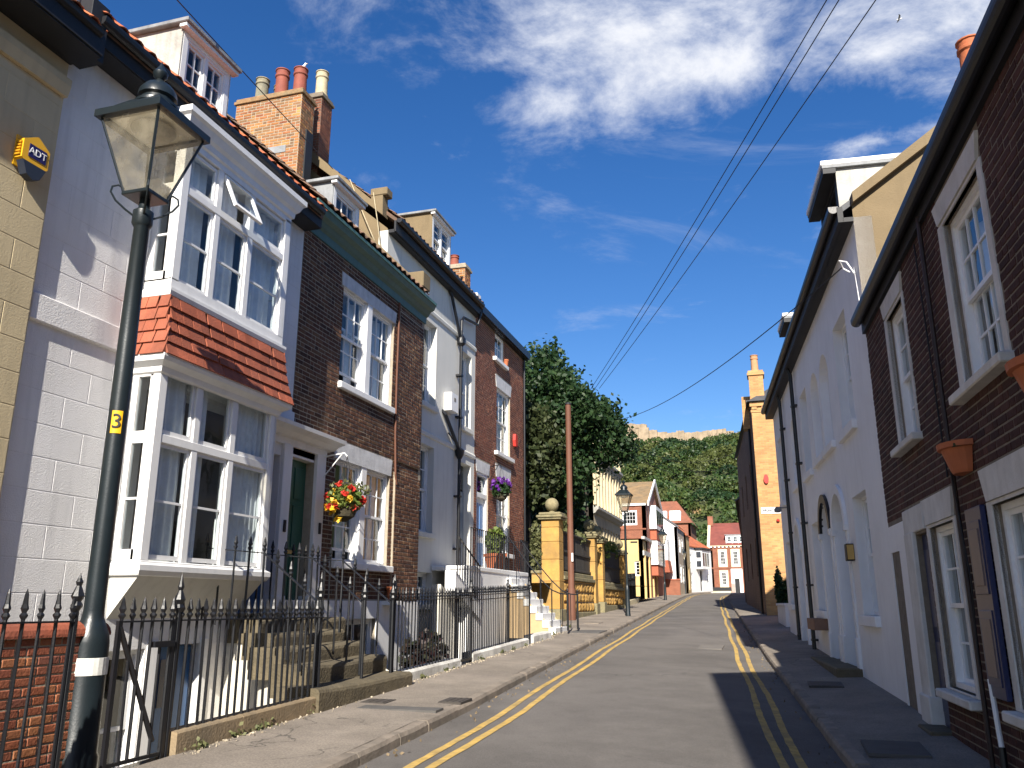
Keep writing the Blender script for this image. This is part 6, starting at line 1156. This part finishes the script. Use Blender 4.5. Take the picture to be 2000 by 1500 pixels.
B().add([(-6.2, -.3, 6.2), (-5.9, -.3, 6.2), (-5.9, 3.6, 9.15), (-6.2, 3.6, 9.15), (-6.2, -.3, 5.8), (-5.9, -.3, 5.8)], [(0, 1, 2, 3), (4, 5, 1, 0)]).build('verge_coping', CS, FE, EH); wall('side_wall', BR_F, Fr(-5.95, 102, 0, -1), EH, rect(0, 7, -.5, 6.2)); B().box(-6.2, -5.6, 3.0, 3.9, 8.6, 9.7, c=.02).build('chimney', BR_F, FE, EH); B().box(-2.15, -1.75, 3.0, 3.9, 6.4, 10.1, c=.02).build('chimney', CS, FE, EH)
dm = boxo('dormer', WFRAME, FE, EH, -4.2, -2.2, .1, 2.2, 6.42, 7.3, c=.02); boxo('dormer_roof', LEAD, FE, dm, -4.3, -2.1, -.02, 2.3, 7.3, 7.38)
for a in (-4.1, -3.45, -2.8): sash(FE, dm, a, a+.55, 6.5, 7.22, 2, 2, v=.04, flat=True, curtain=False, room=False, single=True); boxo('dark_light', MATS['dark_window'], FE, dm, a+.1, a+.45, .08, .099, 6.6, 7.15, c=0)
sw = thing('garden_steps', 'low wall with steps and rail before the red end house', 'wall', (-4.5, 94, 1.2)); B().box(-5.9, -3.9, -1.0, -.8, .8, 1.35).build('wall', CS, FE, sw); B().box(-5.9, -3.9, -.98, -.83, 1.35, 1.75).build('railing', BLACKM, FE, sw); boxo('pillar', mat('pinkish_stone', (.4, .3, .26), .85, .15, 5, .2), FE, sw, -3.85, -3.5, -1.1, -.7, .8, 2.1)
fr_ = railing('iron_railing', 'spiked black railing before the yellow block, beyond the second lamp post', [(-7.35, 45.5, .0, 1.25), (-7.8, 52, .3, 1.5)], .3, .35, r=.02); 
gs = thing('stone_gate_base', 'low pale stone kerb under the far spiked railing', 'plinth', (-7.4, 45.5, -.2)); B().add([(-7.2, 45.2, -.4), (-7.65, 52.2, -.2), (-7.95, 52.2, -.2), (-7.5, 45.2, -.4), (-7.2, 45.2, .15), (-7.65, 52.2, .38), (-7.95, 52.2, .38), (-7.5, 45.2, .15)], [(4, 5, 6, 7), (0, 1, 5, 4), (3, 0, 4, 7)]).build('stone', CS, par=gs)
# ------------------------------------------------------------------ hill with castle wall
def hz_(x, y):
    t = min(max((y-104)/190., 0), 1); e = t*t*(3-2*t)*.45+t*.55
    return 1.0+53.5*e+2.0*math.sin(x*.045+1)*t+1.3*math.sin(x*.11+y*.07)*t-.03*max(0, abs(x+25)-70)*t
V = []; F = []; nx, ny = 90, 60; X0, X1, Y0, Y1 = -260, 200, 104, 420
for j in range(ny+1):
    for i in range(nx+1):
        x = X0+(X1-X0)*i/nx; y = Y0+(Y1-Y0)*(j/ny)**1.2; V.append((x, y, hz_(x, y)))
for j in range(ny):
    for i in range(nx): q = j*(nx+1)+i; F.append((q, q+1, q+nx+2, q+nx+1))
HM = mat('hill_grass', (.05, .072, .022), .95, .3, .08, .5, .6, col2=(.085, .092, .032))
put('hill', mesh('hill', V, F, True), HM, kind='structure')
EARTH = mat('bare_earth', (.34, .22, .10), .95, .25, .4, .4, 2, col2=(.2, .17, .07))
for (x, y, rx, ry) in ((-13.2, 172, 2.6, 4), (-9.0, 152, 2.2, 3)):
    b = B(); n = 18; b.V = [(x, y, hz_(x, y)+.25)]
    for ring in (.5, 1):
        for i in range(n):
            a = 2*math.pi*i/n; r_ = ring*(1+.25*math.sin(3*a+x)+random.uniform(-.08, .08)); b.V.append((x+rx*r_*math.cos(a), y+ry*r_*math.sin(a), hz_(x+rx*r_*math.cos(a), y+ry*r_*math.sin(a))+(.22 if ring < 1 else -.1)))
    b.F = [(0, 1+i, 1+(i+1) % n) for i in range(n)]+[(1+i, 1+n+i, 1+n+(i+1) % n, 1+(i+1) % n) for i in range(n)]; o = b.build('bare_bank', EARTH, kind='structure')
# wood on the slope: leaf clumps
P = []; IX = []; cnt = 0
while cnt < 1700:
    x = rng.uniform(-130, 45); y = 108+rng.random()**.9*158
    bare = (-15 < x < -6 and 145 < y < 178 and rng.random() < .6)
    if bare: continue
    s = rng.uniform(1.1, 4.0)*(1 if y > 125 else .7)*(1 if y < 255 else .75); h = s*rng.uniform(.75, 1.1); n = int(200*s/2.2); IX.append(np.full(n, rng.choice(3, p=(.45, .3, .25))))
    d = rng.normal(size=(n, 3)); d /= np.linalg.norm(d, axis=1)[:, None]; d[:, 2] = np.abs(d[:, 2])*1.05-.2; r_ = .72+.33*rng.random(n)
    P.append(np.array((x, y, hz_(x, y)+s*.35))+d*r_[:, None]*np.array((s, s, h))); cnt += 1
P = np.concatenate(P); hm_ = quadmesh('hillside_wood', leafquads(P, .5), np.concatenate(IX))
for q in (LEAFH, LEAFH2, LEAFH3): hm_.materials.append(q)
put('hillside_wood', hm_, LEAFH, kind='stuff')['label'] = 'dense green wood covering the hillside'
tag(bpy.data.objects['hillside_wood'], 'dense green wood covering the castle hillside', 'wood')
# ruined castle wall along the crest
CW = mat('castle_stone', (.33, .255, .175), .92, .35, .6, .8, 2.2, col2=(.25, .2, .14)); cwt = thing('castle_wall', 'long ruined castle wall along the crest of the hill', 'castle wall', (-28, 294, 50))
tops = [(-75, 58), (-62, 59), (-54, 60), (-50, 60.2), (-47.5, 62.2), (-43, 62.6), (-38.5, 61.6), (-36, 59.6), (-30, 58.6), (-26, 59.2), (-22, 58.2), (-17, 58.7), (-12, 58.9), (-7.5, 57.6), (-2, 57.0), (6, 56.4), (20, 56), (45, 55)]
x = -75.0
while x < 44:
    L_ = random.uniform(2.2, 4.2); y = 293+random.uniform(-.6, .6)+(1.5 if x > -36 else 0); zt = .5+float(np.interp(x+L_/2, [a for a, _ in tops], [b_ for _, b_ in tops])); V = []; n = 5
    for i in range(n+1):
        xx = x+L_*i/n; z = zt+random.uniform(-.15, .2); V += [(xx, y-random.uniform(0, .5), hz_(xx, y)-6), (xx, y-random.uniform(0, .4), (zt+50)/2), (xx, y+random.uniform(-.2, .3), z), (xx, y+2, z), (xx, y+2, hz_(xx, y)-6)]
    B().add(V, [(i*5+j, i*5+5+j, i*5+6+j, i*5+1+j) for i in range(n) for j in range(4)]+[(0, 1, 2, 3, 4), tuple(n*5+j for j in range(5))[::-1]]).build('wall_section', CW, par=cwt); x += L_
for xx, w_, zt in ((-48.5, 4.5, 62.2), (-41, 4, 62.4), (-14, 5, 58.6)): B().add([(xx, 291.6, 48), (xx+w_, 291.6, 48), (xx+w_*.95, 292.2, zt-1.5), (xx+.3, 292.2, zt-1.2), (xx, 293, 48), (xx+w_, 293, 48), (xx+w_, 293, zt-1.2), (xx, 293, zt-1)], [(0, 1, 2, 3), (3, 2, 6, 7), (0, 3, 7, 4), (1, 5, 6, 2)]).build('buttress', CW, par=cwt)
# ------------------------------------------------------------------ trees behind the garden wall
BARK = mat('bark', (.07, .055, .04), .95, .3, 6, .6, 20)
def tree(lab, base, lobes, m, nleaf, size, trunk_r=.28):
    t = thing('broadleaf_tree', lab, 'tree', base, 'trees behind the stone garden wall'); b = B(); top = Vector(lobes[0][0])
    b.tube([base, Vector(base).lerp(top, .35)+Vector((.15, .1, 0)), Vector(base).lerp(top, .7), top], [trunk_r, trunk_r*.8, trunk_r*.5, trunk_r*.15], 10).build('trunk', BARK, par=t)
    P = []; tot = sum(r[0]*r[1]*r[2] for _, r in lobes)
    for c, r in lobes:
        b = B(); o = Vector(base).lerp(top, .4+.3*random.random()); b.tube([o, o.lerp(Vector(c), .5)+Vector((0, 0, .3)), Vector(c)], [trunk_r*.4, trunk_r*.25, .03], 7).build('limb', BARK, par=t)
        n = int(nleaf*(r[0]*r[1]*r[2])/tot); k = max(6, n//55)   # clumps of leaves gathered towards the surface
        d = rng.normal(size=(k, 3)); d /= np.linalg.norm(d, axis=1)[:, None]; C_ = np.array(c)+d*(.45+.58*rng.random(k)**.6)[:, None]*np.array(r)
        q = C_[rng.integers(0, k, n)]+rng.normal(size=(n, 3))*np.array((.26, .26, .19)); P.append(q)
    put('crown', quadmesh('crown', leafquads(np.concatenate(P), size)), m, par=t); return t
tree('tall dark green tree behind the stone piers, the larger of the pair', (-8.6, 33.0, .7), [((-8.4, 33, 7.6), (1.7, 2.2, 1.9)), ((-8.5, 33.0, 9.3), (1.15, 1.5, 1.5)), ((-7.1, 33.5, 7.3), (1.6, 2.2, 1.5)), ((-6.3, 34, 6.6), (1.3, 1.6, 1.05)), ((-8.5, 33, 5.2), (1.8, 2.0, 1.5)), ((-7.9, 33.2, 5.2), (1.0, 1.6, .9))], LEAF, 36000, .145)
tree('paler olive-green tree in front, next to the red brick house', (-8.75, 30.6, .7), [((-8.6, 30.6, 5.6), (1.15, 1.3, 1.6)), ((-8.7, 30.6, 7.0), (.75, 1.0, .8)), ((-8.4, 30.5, 4.4), (.8, 1.0, .8))], LEAF2, 9000, .15, .16)
tree('dark tree filling the gap below, between the big tree and the cream building', (-9.6, 39, .8), [((-10.0, 39, 5.0), (1.3, 2.0, 1.8)), ((-9.9, 40, 6.9), (1.2, 1.8, 1.2)), ((-9.7, 38, 3.0), (1.2, 1.8, 1.2))], LEAF, 10000, .19, .2)
tree('dark tree at the back of the garden against the cream building', (-11.2, 43, .8), [((-11, 43, 5.5), (2.0, 1.8, 2.6)), ((-10.8, 43, 8.6), (1.5, 1.6, 1.5)), ((-11, 43.2, 3.0), (1.4, 1.3, 1.5))], LEAF, 11000, .2, .25)
# ------------------------------------------------------------------ overhead wires
def wire(lab, a, b_, sag, r=.011, grp='overhead wires'):
    a, b_ = Vector(a), Vector(b_); n = 24; pts = [a.lerp(b_, i/n)-Vector((0, 0, sag*4*(i/n)*(1-i/n))) for i in range(n+1)]
    t = B().tube(pts, r, 5).build('overhead_wire', BLACKM); tag(t, lab, 'wire', grp)
wire('leftmost of the three wires running high over the road into the tree', (7.2, 0, 11.6), (-7.1, 35.6, 9.25), .35); wire('middle of the three wires running high over the road into the tree', (7.45, 0, 11.6), (-6.95, 35.6, 9.2), .36); wire('rightmost of the three wires running high over the road into the tree', (8.5, 0, 11.7), (-6.6, 35.4, 9.3), .38)
wire('single wire slanting from the tree to the white arched house', (-6.2, 35, 7.7), (1.42, 12.7, 4.95), .55, .010)
for k, (a, b_, s, lab) in enumerate((((-6.4, 38, 7.6), (-1.1, 47, 8.2), .9, 'upper sagging wire between tree and orange brick building'), ((-6.4, 38, 7.3), (-1.2, 48, 7.6), .8, 'second sagging wire below it, crossing before the castle wall'), ((-6.4, 38, 7.0), (-1.3, 50, 7.0), .5, 'third sagging wire, just above the castle wall'), ((-6.4, 38, 7.75), (-1.6, 54, 7.2), .2, 'straightest of the far wires, sloping down to the right'))): wire(lab, a, b_, s, .012)
sp_ = thing('chimney_stack', 'tall chimney of the house beside the viewer, out of frame, carrying the wires', 'chimney', (7.9, -.6, 9)); B().box(7.0, 8.8, -1.0, -.02, 8.6, 12.0).build('stack', BR_P, par=sp_); B().box(6.95, 8.85, -1.05, .03, 12.0, 12.12).build('capping', MORTD, par=sp_)
wire('thin cable sagging from above the bay house dormer down to the brown house roof', (-4.9, -3.0, 5.92), (-8.69, 14.9, 9.45), .03, .009)
# ------------------------------------------------------------------ gulls
GW = mat('gull_white', (.8, .8, .8), .7, .05, 8, 0); GG = mat('gull_grey', (.35, .37, .4), .7, .05, 8, 0)
g1 = thing('gull', 'white gull gliding high in the sky at the upper right', 'bird', Vector((.2, .95, .68))*42); c = Vector((.2, .95, .68))*42
b = B(); b.tube([c+.5*Vector((-.26, .05, 0)), c+.5*Vector((-.16, .03, .02)), c, c+.5*Vector((.15, -.03, .01)), c+.5*Vector((.24, -.05, .04)), c+.5*Vector((.31, -.06, .03))], [.005, .03, .042, .03, .025, .006], 10).build('body', GW, par=g1, smooth=True)
for s in (-1, 1): B().add([c+.5*Vector((.10, s*.05, .04)), c+.5*Vector((-.10, s*.05, .04)), c+.5*Vector((-.05, s*.38, .16)), c+.5*Vector((.12, s*.36, .17)), c+.5*Vector((-.14, s*.72, .10)), c+.5*Vector((.0, s*.60, .13)), c+.5*Vector((.10, s*.05, .02)), c+.5*Vector((-.10, s*.05, .025)), c+.5*Vector((-.05, s*.38, .145)), c+.5*Vector((.12, s*.36, .15))], [(0, 1, 2, 3), (3, 2, 4, 5), (6, 9, 8, 7), (0, 3, 9, 6), (1, 7, 8, 2)]).build('wing', GG, par=g1)
zc = 11.97+.74; g2 = thing('gull', 'white gull sitting on the chimney pot of the weathered stack', 'bird', (-10.09, 15.5, zc)); c = Vector((-10.09, 15.5, zc+.05))
B().tube([c+.6*Vector((-.24, 0, .0)), c+.6*Vector((-.14, 0, .0)), c, c+.6*Vector((.12, 0, .04)), c+.6*Vector((.17, 0, .12)), c+.6*Vector((.20, 0, .17)), c+.6*Vector((.25, 0, .16))], [.01, .036, .055, .042, .028, .03, .006], 10).build('body', GW, par=g2, smooth=True); B().tube([c+.6*Vector((-.26, .05, .02)), c+.6*Vector((-.05, .08, .05)), c+.6*Vector((.08, .07, .05))], [.006, .03, .012], 8).build('wing', GG, par=g2); B().tube([c+.6*Vector((.24, 0, .165)), c+.6*Vector((.30, 0, .15))], [.008, .003], 6).build('beak', YEL, par=g2)

# ------------------------------------------------------------------ grit, weeds and litter that collect along edges
def scatter(name, lab, cat, pts, size, m, flat=False):
    P = np.array(pts); V = leafquads(P, size); o = put(name, quadmesh(name, V), m, kind='stuff'); tag(o, lab, cat)
pts = []
for _ in range(900):
    y = random.uniform(6.6, 24); x = interp(PLI, y)+.03+abs(random.gauss(0, .07)); pts.append((x, y, zl(y)+.15))
scatter('edge_grit', 'pale grit and mortar crumbs along the foot of the left plinths', 'grit', pts, .022, mat('grit', (.42, .36, .27), .95, .3, 20, 0))
pts = []
for c in [random.uniform(6.8, 45) for _ in range(46)]:
    for _ in range(26): y = c+random.gauss(0, .07); pts.append((interp(PLI, y)+.03+abs(random.gauss(0, .03)), y, zl(y)+.15+abs(random.gauss(0, .035))))
scatter('edge_weeds', 'tiny weeds rooted along the foot of the left plinths and walls', 'weeds', pts, .035, LEAFV)
pts = []
for _ in range(420):
    y = random.uniform(3, 40); s_ = random.random() < .5; x = (interp(KL, y)+abs(random.gauss(.06, .12))) if s_ else (interp(KR, y)-abs(random.gauss(.06, .1))); pts.append((x, y, zroad(x, y)+.012))
scatter('gutter_litter', 'small dry leaves and grit in the road channels beside the kerbs', 'litter', pts, .03, mat('dry_leaf', (.20, .15, .09), .9, .3, 20, 0))
